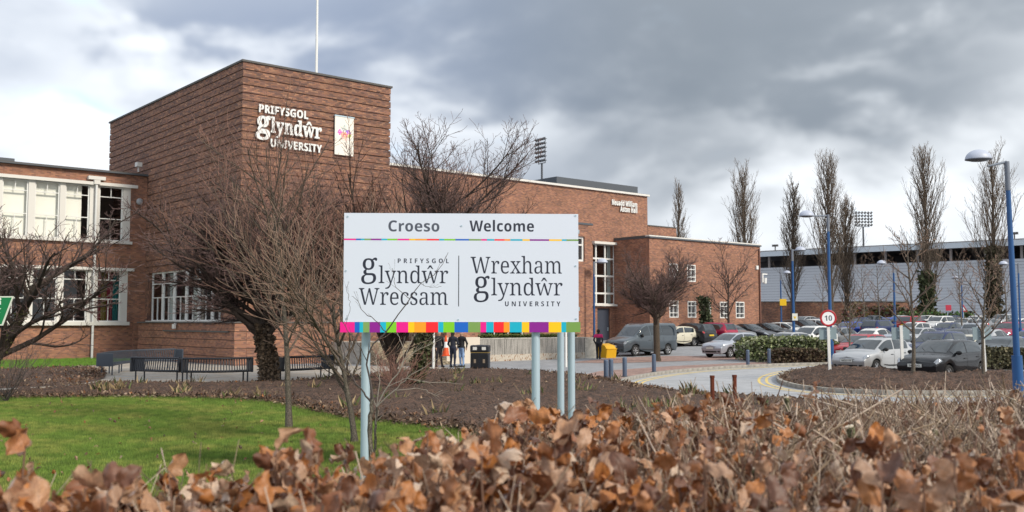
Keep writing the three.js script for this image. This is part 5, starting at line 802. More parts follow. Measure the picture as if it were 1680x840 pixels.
// green sign at the left edge
{
  const d = 24, w = 1.16, x1 = across(23, d, 490), t = thing('green_sign', 'green panel sign with white border and pictogram on a post at the lawn', 'sign', [x1 - w, 0, -d]), y0 = CAM_H + ray(10, 534)[1] * d, y1 = CAM_H + ray(10, 486)[1] * d, s = 0.24;
  const shape = (m) => new THREE.Shape([[s + m * 0.7, 0 + m], [w - s - m * 1.1, 0 + m], [w - m * 1.4, y1 - y0 - m], [m * 1.4, y1 - y0 - m]].map((p) => new THREE.Vector2(...p)));
  part(t, 'backing', new THREE.ExtrudeGeometry(shape(0), { depth: 0.02, bevelEnabled: false }), std([0.68, 0.72, 0.62], 0.5), [0, y0, 0]);
  part(t, 'green_face', new THREE.ShapeGeometry(shape(0.03)), std([0.0, 0.19, 0.055], 0.45), [0, y0, 0.024]);
  const h = y1 - y0, wm = M.white; part(t, 'pictogram', merge([[0.0, 0.13], [0.11, 0.13], [0.05, 0.2]].map(([a, b]) => new THREE.CircleGeometry(0.035, 14).translate(w * 0.62 + a, h - b + 0.06, 0)).concat([[0, 0], [0.11, 0], [0.05, 0.0]].map(([a, b]) => new THREE.PlaneGeometry(0.06, 0.09).translate(w * 0.62 + a, h - 0.16, 0)))), wm, [0, y0, 0.028]);
  part(t, 'text_lines', merge([[0.5, 0.2], [0.455, 0.26], [0.41, 0.16], [0.355, 0.18], [0.31, 0.24], [0.265, 0.15]].map(([q, l]) => new THREE.PlaneGeometry(l, 0.018).translate(w * 0.52 + l / 2, h * 0.18 + q * (h - 0.1), 0))), wm, [0, y0, 0.028]);
  part(t, 'arrow', merge([new THREE.PlaneGeometry(0.05, 0.15).translate(w * 0.6, 0.16, 0), new THREE.CircleGeometry(0.07, 3).rotateZ(Math.PI / 2).translate(w * 0.6, 0.24, 0)]), wm, [0, y0, 0.028]);
  part(t, 'post', cyl(0.04, 0.04, y1, 12), M.greyPost, [w / 2 + 0.16, 0, -0.05]);
}
// flagpole and floodlights
{
  const p = onFront(519, 118, 1.6), f = thing('flagpole', 'white flagpole rising from the roof of the brick tower', 'flagpole', atBuilding(p[0], 1.6, towerH + 0.11)); part(f, 'pole', cyl(0.075, 0.05, 7, 14), M.white); part(f, 'foot', cyl(0.16, 0.12, 0.3, 14), M.greyPost); part(f, 'finial', new THREE.SphereGeometry(0.1, 12, 8), M.white, [0, 7.05, 0]);
  const mast = (label, px, py0, py1, d, w, rows, cols, turn, tiltRow) => {
    const top = CAM_H + ray(px, py0)[1] * d, low = CAM_H + ray(px, py1)[1] * d, t = thing('floodlight_mast', label, 'floodlight', [across(px, d, py1), 1.456, -d], turn), h = top - low, m = std([0.06, 0.065, 0.075], 0.6);
    part(t, 'mast', cyl(0.32, 0.2, low - 1.456, 10), m); part(t, 'frame', merge([ubox(0.12, h, 0.12, -w * 0.32, low - 1.456 + h / 2, 0), ubox(0.12, h, 0.12, w * 0.32, low - 1.456 + h / 2, 0), ubox(w * 0.7, 0.14, 0.14, 0, low - 1.456, 0)]), m);
    for (let r = 0; r < rows; r++) { const y = low - 1.456 + h * (r + 0.5) / rows; const row = part(t, 'lamp_row', ubox(w, 0.1, 0.14, 0, y, 0.1), m); for (let c = 0; c < cols; c++) part(row, 'floodlight', new THREE.CylinderGeometry(w / cols * 0.36, w / cols * 0.26, 0.5, 10).rotateX(Math.PI / 2 - 0.5), m, [-w / 2 + w * (c + 0.5) / cols, y, 0.4]); }
  };
  mast('tall stadium floodlight showing over the hall roof, seen from the side', 889, 226, 268, 205, 3.6, 6, 5, -0.95, 0.2);
  mast('square grid floodlight above the stadium stand between the poplars', 1416, 347, 372, 235, 4.6, 5, 6, 0.1, 0);
}
// ---------------------------------------------------------------- slatted metal benches
function bench(label, pts, faceIn, m = M.blackMetal) {   // pts: [x, depth] along the seat back, left to right
  const t = thing('metal_bench', label, 'bench', [0, 0, 0], 0, 'black slatted benches'), c = new THREE.CatmullRomCurve3(pts.map(([x, d]) => new THREE.Vector3(x, 0, -d))), L = c.getLength(), n = Math.round(L / 0.092), up = new THREE.Vector3(0, 1, 0);
  t.position.copy(c.getPointAt(0)); const O = t.position.clone();
  const frame = (s) => { const p = c.getPointAt(clamp(s)), T = c.getTangentAt(clamp(s)), side = new THREE.Vector3().crossVectors(up, T).multiplyScalar(faceIn); return [p.sub(O), T, side]; };
  const bar = new THREE.BoxGeometry(0.035, 0.44, 0.014), seat = new THREE.BoxGeometry(0.035, 0.014, 0.44);
  for (let i = 0; i <= n; i++) { const [p, T, side] = frame(i / n), yaw = -Math.atan2(T.z, T.x); const b = part(t, 'back_slat', bar, m, [p.x - side.x * 0.06, 0.63, p.z - side.z * 0.06]); b.rotation.set(0, yaw, 0); b.rotateX(-0.16 * faceIn); const q = part(t, 'seat_slat', seat, m, [p.x + side.x * 0.22, 0.41, p.z + side.z * 0.22]); q.rotation.y = yaw; }
  const rail = (dy, off, r) => new THREE.TubeGeometry(new THREE.CatmullRomCurve3(Array.from({ length: 14 }, (_, i) => { const [p, , side] = frame(i / 13); return new THREE.Vector3(p.x + side.x * off, dy, p.z + side.z * off); })), 30, r, 8);
  for (const [y, off, r] of [[0.86, -0.11, 0.032], [0.42, -0.01, 0.026], [0.405, 0.44, 0.032], [0.39, 0.1, 0.02]]) part(t, 'rail', rail(y, off, r), m);
  const legs = Math.max(2, Math.round(L / 1.6) + 1); for (let i = 0; i < legs; i++) { const [p, , side] = frame(0.06 + (0.88 * i) / (legs - 1)); for (const off of [-0.02, 0.36]) part(t, 'leg', cyl(0.028, 0.028, 0.4, 8), m, [p.x + side.x * off, 0, p.z + side.z * off]); }
  for (const s of [0, 1]) { const [p, T, side] = frame(s), a = part(t, 'arm_panel', new RoundedBoxGeometry(0.05, 0.5, 0.62, 3, 0.02), m, [p.x + side.x * 0.16, 0.62, p.z + side.z * 0.16]); a.rotation.y = -Math.atan2(T.z, T.x); }
}
{
  const g = (px, py) => gnd(px, py);
  bench('short black slatted bench, its back to the lawn, beside the curved bench', [g(219, 627), g(258, 628.5), g(296, 629)], 1);
  bench('long black slatted bench backing on to the gnarled tree', [g(300, 630), g(356, 630), g(412, 628)], 1);
  bench('black slatted bench on the other side of the gnarled tree', [g(462, 627), g(505, 625), g(543, 622)], 1);
  bench('curved slatted bench with a painted sky sheen facing across the paving to the brick plinth', [g(164, 617), g(190, 611), g(235, 606.5), g(289, 604)], -1, std([0.075, 0.09, 0.115], 0.4, { metalness: 0.3 }));  // lighter blue-grey metal: the sky reflection is put into the colour
}
// ---------------------------------------------------------------- people
function bodyGeo(pose, tint) {
  const R = 84, mc = new MarchingCubes(R, new THREE.MeshStandardMaterial(), false, false, 90000), half = 0.95, cy = 0.9;
  const caps = []; const J = (a, b, ra, rb) => caps.push([...a, ...b, ra, rb]);
  const { hipL, hipR, kneeL, kneeR, ankL, ankR, shL, shR, elL, elR, wrL, wrR } = pose, F = pose.face ?? 1;
  J([0, 0.94, 0], [0, 1.12, 0], 0.135, 0.12); J([0, 1.12, 0], [0, 1.33, 0.0], 0.125, 0.145); J([-0.1, 1.35, 0], [0.1, 1.35, 0], 0.105, 0.105); J([0, 1.4, 0], [0, 1.5, 0.01 * F], 0.058, 0.052);
  J([0, 1.58, 0.012 * F], [0, 1.64, 0.0], 0.082, 0.092); J([0, 1.53, 0.045 * F], [0, 1.56, 0.03 * F], 0.045, 0.06); J([0, 1.6, 0.095 * F], [0, 1.575, 0.112 * F], 0.012, 0.016);
  for (const s of [-1, 1]) J([0.088 * s, 1.585, 0], [0.09 * s, 1.615, 0], 0.014, 0.018);
  for (const [h, k, a, s] of [[hipL, kneeL, ankL, -1], [hipR, kneeR, ankR, 1]]) { J(h, k, 0.098, 0.064); J(k, a, 0.062, 0.044); J(a, [a[0], 0.045, a[2] + 0.02 * F], 0.045, 0.045); J([a[0], 0.04, a[2] - 0.03 * F], [a[0] + 0.02 * s, 0.035, a[2] + 0.16 * F], 0.042, 0.036); }
  for (const [sh, el, wr] of [[shL, elL, wrL], [shR, elR, wrR]]) { J(sh, el, 0.062, 0.046); J(el, wr, 0.045, 0.032); }
  if (pose.coat) { J([-0.07, 0.82, 0], [0.07, 0.82, 0], 0.15, 0.15); }
  if (pose.hair) J([0, 1.64, -0.03 * F], [0, 1.42, -0.07 * F], 0.09, 0.05);
  const f = mc.field;
  for (let z = 0; z < R; z++) for (let y = 0; y < R; y++) for (let x = 0; x < R; x++) {
    const px = ((x - R / 2) / (R / 2)) * half, py = ((y - R / 2) / (R / 2)) * half + cy, pz = ((z - R / 2) / (R / 2)) * half; let s = 0.3;
    if (Math.abs(px) < 0.6 && Math.abs(pz) < 0.5) { let acc = 0; for (const [ax, ay, az, bx, by, bz, ra, rb] of caps) { const dx = bx - ax, dy = by - ay, dz = bz - az, t = clamp(((px - ax) * dx + (py - ay) * dy + (pz - az) * dz) / (dx * dx + dy * dy + dz * dz + 1e-9)), d = Math.hypot(px - ax - dx * t, py - ay - dy * t, pz - az - dz * t) - (ra + (rb - ra) * t); acc += Math.exp(-d * 60); } s = -Math.log(acc + 1e-12) / 60; }
    f[x + y * R + z * R * R] = -s;
  }
  mc.isolation = 0; mc.update();
  const n = mc.count ?? mc.geometry.drawRange.count, P = mc.positionArray.slice(0, n * 3), Nn = mc.normalArray.slice(0, n * 3), col = new Float32Array(n * 3);
  for (let i = 0; i < n; i++) { P[i * 3] *= half; P[i * 3 + 1] = P[i * 3 + 1] * half + cy; P[i * 3 + 2] *= half; }
  // hands: palm and five bent fingers
  const T = new Tubes(); for (const [wr, el, s] of [[wrL, elL, -1], [wrR, elR, 1]]) { const w = new THREE.Vector3(...wr), d = w.clone().sub(new THREE.Vector3(...el)).normalize(), side = new THREE.Vector3(0, 0, 1).addScaledVector(d, -d.z).normalize(), inn = new THREE.Vector3().crossVectors(d, side).multiplyScalar(-s); T.add([w.clone().addScaledVector(d, -0.01), w.clone().addScaledVector(d, 0.03), w.clone().addScaledVector(d, 0.085)], [0.028, 0.036, 0.032], 8); for (let k = 0; k < 5; k++) { const th = k === 4, o = th ? 0.036 : (k - 1.5) * 0.018, L = th ? 0.055 : [0.065, 0.078, 0.074, 0.058][k], b = w.clone().addScaledVector(d, th ? 0.03 : 0.08).addScaledVector(side, o); T.add([b, b.clone().addScaledVector(d, L * 0.5).addScaledVector(side, th ? 0.02 : 0).addScaledVector(inn, 0.008), b.clone().addScaledVector(d, L * 0.9).addScaledVector(side, th ? 0.025 : 0).addScaledVector(inn, 0.03)], [0.009, 0.0085, 0.006], 6); } }
  const g = new THREE.BufferGeometry(); g.setAttribute('position', new THREE.BufferAttribute(P, 3)); g.setAttribute('normal', new THREE.BufferAttribute(Nn, 3)); g.setAttribute('uv', new THREE.BufferAttribute(new Float32Array(n * 2), 2));
  const all = merge([g, T.geo()]), c = new Float32Array(all.attributes.position.count * 3), a = all.attributes.position;
  for (let i = 0; i < a.count; i++) { const q = i >= n ? 'skin' : tint(a.getX(i), a.getY(i), a.getZ(i) * F); const k = Array.isArray(q) ? q : [0.42, 0.25, 0.18]; c.set(k, i * 3); }
  all.setAttribute('color', new THREE.BufferAttribute(c, 3)); return all;
}
{
  const rest = { hipL: [-0.085, 0.92, 0], hipR: [0.085, 0.92, 0], kneeL: [-0.1, 0.5, 0.02], kneeR: [0.1, 0.5, 0.01], ankL: [-0.11, 0.09, -0.02], ankR: [0.12, 0.09, 0], shL: [-0.19, 1.37, 0], shR: [0.19, 1.37, 0], elL: [-0.25, 1.1, -0.03], elR: [0.25, 1.1, -0.03], wrL: [-0.2, 0.9, 0.1], wrR: [0.2, 0.9, 0.1] };
  const dress = (hair, top, legs, shoe, cutY = 0.93, extra) => (x, y, z) => extra?.(x, y, z) ?? (y < 0.085 ? shoe : y > 1.47 ? (y > 1.655 || z < -0.0 ? hair : y > 1.605 && y < 1.62 && z > 0.07 && Math.abs(Math.abs(x) - 0.032) < 0.012 ? [0.03, 0.03, 0.03] : 'skin') : y > cutY ? top : Math.abs(x) > 0.17 ? top : legs);
  const mat = new THREE.MeshStandardMaterial({ vertexColors: true, roughness: 0.85 });
  const person = (label, px, py, turn, pose, tint, h = 1) => { const [x, d] = gnd(px, py), t = thing('person', label, 'person', [x, 0.008, -d], turn); part(t, 'body', bodyGeo({ ...rest, ...pose }, tint), mat).scale.setScalar(h); return t; };
  const blk = [0.012, 0.012, 0.015], shoe = [0.02, 0.018, 0.016];
  person('person in a dark jacket and brown trousers half hidden by a white post', 705.5, 602, 1.2, { elR: [0.28, 1.12, 0.02], wrR: [0.12, 1.05, 0.2] }, dress([0.05, 0.03, 0.02], [0.045, 0.045, 0.055], [0.13, 0.05, 0.025], shoe), 0.97);
  person('person dressed all in black standing beside the white post', 719.5, 602.5, 0.5, { ankR: [0.17, 0.09, 0.04] }, dress([0.03, 0.02, 0.015], blk, [0.016, 0.014, 0.018], shoe, 0.86), 0.98);
  person('person in a dark top and navy jeans with their back turned', 743, 603, 2.6, { hair: true, elL: [-0.24, 1.12, 0.08], wrL: [-0.06, 1.1, 0.2] }, dress([0.02, 0.014, 0.01], [0.015, 0.017, 0.03], [0.014, 0.018, 0.04], shoe, 1.0), 0.97);
  person('person in a black top and pale blue jeans next to the litter bin', 757.5, 602, -0.7, { ankL: [-0.05, 0.09, 0.02], kneeL: [-0.06, 0.5, 0.05], elR: [0.27, 1.12, -0.08], wrR: [0.22, 0.93, -0.1] }, dress([0.03, 0.02, 0.012], [0.012, 0.012, 0.014], [0.24, 0.36, 0.58], shoe, 0.92), 0.97);
  person('person in dark clothes with a bright pink collar walking by the yellow bin', 982, 589, 2.9, { ankL: [-0.09, 0.12, -0.14], kneeL: [-0.1, 0.5, 0.02], ankR: [0.09, 0.09, 0.1], kneeR: [0.1, 0.5, 0.1], elR: [0.26, 1.1, -0.08] }, dress([0.02, 0.015, 0.012], [0.03, 0.033, 0.042], [0.012, 0.013, 0.018], shoe, 0.92, (x, y) => (y > 1.24 && y < 1.44 ? [0.62, 0.025, 0.16] : undefined)), 0.97);
}
// ---------------------------------------------------------------- hedges, grass, litter
{
  const hedge = (label, px0, px1, d, h, depth, cols, n, seed, round) => {
    const x0 = across(px0, d), x1 = across(px1, d), t = thing('clipped_hedge', label, 'hedge', [(x0 + x1) / 2, 0, -d - depth / 2]), r = makeRandom(seed), W = x1 - x0, list = [], tubes = new Tubes();
    for (let i = 0; i < n; i++) { const u = (r() - 0.5) * 2, v = (r() - 0.5) * 2, top = h * (0.93 + 0.12 * fbm2(u * 4 + seed, v * 2, 3)) * (1 - 0.25 * Math.pow(Math.abs(u), 6)), y = top * Math.pow(r(), 0.55), edge = 0.82 + 0.26 * Math.pow(r(), 0.5), e = r() < 0.6; const x = u * W / 2 * (e ? 1 : edge), z = (e ? Math.sign(v || 1) * edge * (0.86 + 0.16 * noise2(u * 6, y * 3 + seed)) : v) * depth / 2, yy = r() < 0.35 ? top * (0.94 + 0.08 * r()) : y, c = cols[Math.floor(cols.length * r())]; const f = 0.6 + 0.8 * r(); list.push([x, yy, z, 0.09 + 0.07 * r(), c.map((k) => k * f), anyTurn(r)]); }
    for (let i = 0; i < 260; i++) { const x = (r() - 0.5) * W * 0.95, z = (r() - 0.5) * depth * 0.9, hh = h * (0.4 + 0.6 * r()); tubes.add([new THREE.Vector3(x, 0, z), new THREE.Vector3(x + (r() - 0.5) * 0.3, hh * 0.6, z + (r() - 0.5) * 0.2), new THREE.Vector3(x + (r() - 0.5) * 0.5, hh, z + (r() - 0.5) * 0.4)], [0.014, 0.01, 0.005], 4); }
    part(t, 'stems', tubes.geo(), B.darkLimb).userData.kind = 'stuff'; t.add(leafCloud('foliage', list, leafCard, leafMat));
  };
  hedge('broad clipped evergreen hedge with pale leaf tips beyond the road kerb', 1228, 1376, 51.5, 1.28, 3.2, [[0.22, 0.25, 0.12], [0.30, 0.31, 0.21], [0.12, 0.16, 0.055], [0.16, 0.18, 0.075], [0.09, 0.12, 0.04]], 15000, 3);
  hedge('low brown winter hedge at the foot of the evergreen hedge', 1268, 1352, 49.7, 0.72, 1.2, [[0.085, 0.058, 0.035], [0.12, 0.085, 0.045], [0.06, 0.05, 0.025], [0.07, 0.04, 0.028]], 4200, 5);
  hedge('low olive hedge behind the dark hatchback', 1618, 1700, 43, 0.95, 1.4, [[0.09, 0.085, 0.04], [0.12, 0.10, 0.05], [0.06, 0.055, 0.028]], 3400, 7);
  // shrubs at the stadium side
  const bank = thing('shrub_bank', 'bank of tan winter shrubs against the boundary wall', 'shrub', [across(1450, 116), rise(116), -116]), r = makeRandom(61), list = [];
  for (let i = 0; i < 7800; i++) { const u = r() - 0.5, y = Math.pow(r(), 0.7) * (2.1 + 0.9 * noise2(u * 9, 4)); list.push([u * 9, y, (r() - 0.5) * 2.2, 0.22 + 0.2 * r(), [0.17, 0.115, 0.06].map((k) => k * (0.5 + 0.9 * r())), anyTurn(r)]); }
  bank.add(leafCloud('foliage', list, leafCard, leafMat));
  const gb = thing('shrub_bank', 'low dark green shrubs below the ivy footed poplar', 'shrub', [across(1535, 111), rise(111), -111]), gl = [];
  for (let i = 0; i < 3000; i++) { const u = r() - 0.5, y = Math.pow(r(), 0.7) * (1.5 + 0.5 * noise2(u * 9, 14)); gl.push([u * 8, y, (r() - 0.5) * 2, 0.22 + 0.2 * r(), [0.06, 0.095, 0.025].map((k) => k * (0.5 + 0.9 * r())), anyTurn(r)]); }
  gb.add(leafCloud('foliage', gl, leafCard, leafMat));
  // strappy plants in the planter
  const a0 = 11.3, pl = []; const blade = new THREE.BufferGeometry(); { const p = [], ix = []; for (let k = 0; k <= 4; k++) { const s = k / 4, w = 0.03 * (1 - s * s); p.push(-w, s * 0.5 - 0.25 * s * s * s, s * s * 0.42, w, s * 0.5 - 0.25 * s * s * s, s * s * 0.42); if (k) { const q = 2 * k - 2; ix.push(q, q + 1, q + 3, q, q + 3, q + 2); } } blade.setAttribute('position', new THREE.Float32BufferAttribute(p, 3)); blade.setIndex(ix); blade.computeVertexNormals(); }
  const pp = thing('planter_plants', 'green strappy leaved plants growing along the concrete planter', 'plant', atBuilding(a0, -4.8, 1.0), TURN);
  for (let i = 0; i < 1500; i++) { const c = Math.floor(r() * 25), x = 0.2 + c * 0.29 + (r() - 0.5) * 0.14; pl.push([x, 0.0, -0.32 - 0.35 * r(), 0.9 + 0.8 * r(), r() < 0.2 ? [0.26, 0.22, 0.06] : [0.10, 0.16, 0.03].map((k) => k * (0.6 + 0.8 * r())), [0.1 * r(), r() * 6.28, 0]]); }
  pp.add(leafCloud('leaves', pl, blade, leafMat));
}
// grass on the lawn
{
  const r = makeRandom(71), tuft = (() => { const p = [], ix = []; for (let k = 0; k < 8; k++) { const a = r() * 6.28, b = r() * 6.28, x = Math.cos(a) * 0.035, z = Math.sin(a) * 0.035, h = 0.028 + 0.03 * r(), l = 0.022 * r(), w = 0.0032, q = p.length / 3; p.push(x - Math.cos(b) * w, 0, z - Math.sin(b) * w, x + Math.cos(b) * w, 0, z + Math.sin(b) * w, x + Math.sin(b) * l, h, z + Math.cos(b) * l); ix.push(q, q + 1, q + 2); } const g = new THREE.BufferGeometry(); g.setAttribute('position', new THREE.Float32BufferAttribute(p, 3)); g.setIndex(ix); g.computeVertexNormals(); return g; })();
  const blades = [], mat = new THREE.MeshStandardMaterial({ color: 0xffffff, roughness: 0.8, side: THREE.DoubleSide });
  for (let i = 0; i < 90000; i++) {
    const d = 10 + 17 * Math.pow(r(), 0.8), x = (-0.56 + 0.64 * r()) * d; if (!inside(lawnPts, x, d)) continue;
    const p = fbm2(x * 0.5, d * 0.5, 3), q = fbm2(x * 2.2 + 7, d * 2.2, 2), y = smooth(-0.25, 0.55, p + 0.6 * q), f = 0.62 + 0.55 * r() + 0.5 * q; blades.push([x, 0.03, -d, [1.1, 0.75 + 0.6 * r(), 1.1], [mix(0.15, 0.25, y) * f, mix(0.24, 0.275, y) * f, mix(0.034, 0.06, y) * f], [0, r() * 6.28, 0]]);
  }
  // ragged border of longer grass, and weeds in the bed
  for (let i = 0; i < 2600; i++) { const e = lawnEdge[Math.floor(r() * lawnEdge.length)], x = e.x + (r() - 0.5) * 0.5, d = e.y + (r() - 0.35) * 0.5, f = 0.6 + 0.6 * r(); blades.push([x, 0.02, -d, [1.6, 1 + 1.6 * r(), 1.6], [0.13 * f, 0.2 * f, 0.03 * f], [0, r() * 6.28, 0]]); }
  const g = leafCloud('grass', blades, tuft, mat); tag(g, 'short mown green grass covering the front lawn', 'grass'); scene.add(g);
  const st = []; for (let i = 0; i < 9000; i++) { const x = -33 + 16 * r(), d = 40 + 18 * r(); if (!inside(strip, x, d)) continue; const f = 0.8 + 0.5 * r(); st.push([x, 0.02, -d, [2, 1.5 + r(), 2], [0.11 * f, 0.22 * f, 0.022 * f], [0, r() * 6.28, 0]]); }
  const g2 = leafCloud('grass', st, tuft, mat); g2.name = 'grass_001'; tag(g2, 'strip of green grass along the foot of the brick wing', 'grass'); scene.add(g2);
}
// ---------------------------------------------------------------- dry leaves
function dryLeaf(seed) {
  const r = makeRandom(seed), L = 0.078, W = 0.05, fold = 0.15 + 0.6 * r(), curl = (r() - 0.4) * 3.0, tw = (r() - 0.5) * 1.9, ph = r() * 6, pos = [], uv = [], idx = [], nu = 9, nv = 6;
  for (let i = 0; i <= nu; i++) { const s = i / nu, w = W * 0.5 * Math.pow(Math.sin(Math.PI * Math.min(0.985, 0.03 + s * 0.955)), 0.75) * (s < 0.5 ? 1 : 1 - 0.25 * (s - 0.5)), a = curl * (s - 0.2), cx = Math.abs(curl) < 0.05 ? s * L : (Math.sin(a) + Math.sin(curl * 0.2)) * L / curl, cz = Math.abs(curl) < 0.05 ? 0 : (1 - Math.cos(a)) * L / curl;
    for (let j = 0; j <= nv; j++) { const t = (j / nv) * 2 - 1, up = Math.abs(t) * w * fold + 0.0075 * Math.sin(s * 15 + ph + t * 2) * Math.abs(t) + 0.0045 * noise2(s * 3 + seed, t * 1.6) + 0.012 * curl * t * t * 0.4, ang = tw * (s - 0.3), y = t * w * Math.cos(ang) - up * Math.sin(ang), z = t * w * Math.sin(ang) + up * Math.cos(ang); pos.push(cx, y, cz + z); uv.push(s, j / nv); } }
  for (let i = 0; i < nu; i++) for (let j = 0; j < nv; j++) { const a = i * (nv + 1) + j, b = a + 1, c = a + nv + 2, d = a + nv + 1; idx.push(a, d, c, a, c, b); }
  const g = new THREE.BufferGeometry(); g.setAttribute('position', new THREE.Float32BufferAttribute(pos, 3)); g.setAttribute('uv', new THREE.Float32BufferAttribute(uv, 2)); g.setIndex(idx); g.computeVertexNormals(); return g;
}
const dryLeaves = Array.from({ length: 8 }, (_, i) => dryLeaf(500 + i * 7));
const leafVein = (() => { const n = 256, d = new Uint8Array(n * n * 4); for (let j = 0; j < n; j++) for (let i = 0; i < n; i++) { const u = i / n, v = j / n, t = Math.abs(v - 0.5) * 2, vein = Math.max(smooth(0.06, 0.0, t), 0.6 * smooth(0.16, 0.0, Math.abs(((u - t * 0.25) * 9) % 1 - 0.5) * 2 - 0.0)), b = 0.82 + 0.16 * fbm2(u * 9, v * 9, 3) + 0.1 * noise2(u * 60, v * 60), k = (b - 0.16 * vein) * 255, o = (j * n + i) * 4; d[o] = clamp(k, 0, 255); d[o + 1] = clamp(k * 0.98, 0, 255); d[o + 2] = clamp(k * 0.95, 0, 255); d[o + 3] = 255; } const t = new THREE.DataTexture(d, n, n); t.magFilter = THREE.LinearFilter; t.needsUpdate = true; t.colorSpace = THREE.SRGBColorSpace; return t; })();
const leafTones = [[0.74, 0.46, 0.31], [0.58, 0.25, 0.10], [0.38, 0.15, 0.066], [0.84, 0.64, 0.50], [0.70, 0.39, 0.22], [0.24, 0.10, 0.056], [0.64, 0.26, 0.075], [0.64, 0.40, 0.27]];
const dryMat = (c) => new THREE.MeshPhysicalMaterial({ color: c ? rgb(...c) : new THREE.Color(1, 1, 1), map: leafVein, roughness: 0.55, transmission: 0.25, thickness: 0, side: THREE.DoubleSide });
const dryMats = leafTones.map(dryMat), dryAny = dryMat();
// litter on the beds: chips and fallen leaves
{
  const r = makeRandom(81), chips = [], leaves = [], bedY = 0.07;
  const scatter = (pts, n, x0, x1, d0, d1, out, make) => { let k = 0, g = 0; while (k < n && g++ < n * 6) { const d = d0 + (d1 - d0) * r(), x = x0 + (x1 - x0) * r(); if (inside(pts, x, d)) { out.push(make(x, d)); k++; } } };
  const chip = (x, d) => { const f = 0.45 + 1.1 * r(), pale = r() < 0.13; return [x, bedY + 0.07 * r(), -d, [0.035 + 0.03 * r(), 0.05, 0.07 + 0.09 * r()], (pale ? [0.27, 0.20, 0.14] : [0.105, 0.066, 0.045]).map((k) => k * f), anyTurn(r)]; };
  const fallen = (x, d) => { const c = leafTones[Math.floor(r() * 8)], f = 0.5 + 0.5 * r(); return [x, bedY + 0.05 * r(), -d, 1 + 0.7 * r(), c.map((k) => k * f), anyTurn(r)]; };
  scatter(bedPts, 110000, -14, 13, 14, 42, chips, chip); scatter(islandPts, 12000, 7, 18, 26, 44, chips, chip); scatter(litterBed, 7000, -26, -10, 28, 48, chips, chip);
  scatter(bedPts, 6500, -13, 9, 15, 38, leaves, fallen); scatter(litterBed, 1600, -26, -10, 28, 48, leaves, fallen); scatter(lawnPts, 260, -12, 1, 12, 26, leaves, (x, d) => { const q = fallen(x, d); q[1] = 0.05; q[3] *= 0.8; return q; });
  const clumps = []; let wn = 0; for (let i = 0; i < 4000 && wn < 70; i++) { const d = 17 + 22 * r(), x = -13 + 24 * r(); if (!inside(bedPts, x, d) || fbm2(x * 0.35 + 3, d * 0.35, 2) < 0.2) continue; wn++; for (let k = 0; k < 16; k++) { const f = 0.5 + 0.8 * r(), dead = r() < 0.55; clumps.push([x + (r() - 0.5) * 0.35, 0.06, -d + (r() - 0.5) * 0.35, [1.2, 0.3 + 0.55 * r(), 0.9], (dead ? [0.26, 0.19, 0.10] : [0.085, 0.11, 0.03]).map((q) => q * f), [(r() - 0.5) * 0.9, r() * 6.28, (r() - 0.5) * 0.9]]); } }
  const weedBlade = new THREE.BufferGeometry(); weedBlade.setAttribute('position', new THREE.Float32BufferAttribute([-0.012, 0, 0, 0.012, 0, 0, 0.02, 0.3, 0.05, 0, 0.5, 0.16], 3)); weedBlade.setIndex([0, 1, 2, 0, 2, 3]); weedBlade.computeVertexNormals();
  const wd = leafCloud('weeds', clumps, weedBlade, leafMat); tag(wd, 'straggly weeds and dead stalks in the bark bed', 'weeds'); scene.add(wd);
  const a = leafCloud('bark_chips', chips, leafCard, new THREE.MeshStandardMaterial({ roughness: 0.95, side: THREE.DoubleSide })); tag(a, 'loose dark bark chips covering the planting beds', 'bark chips'); scene.add(a);
  const b = leafCloud('fallen_leaves', leaves, dryLeaves[3], dryAny); tag(b, 'brown fallen leaves lying on the bark beds', 'leaves'); scene.add(b);
}
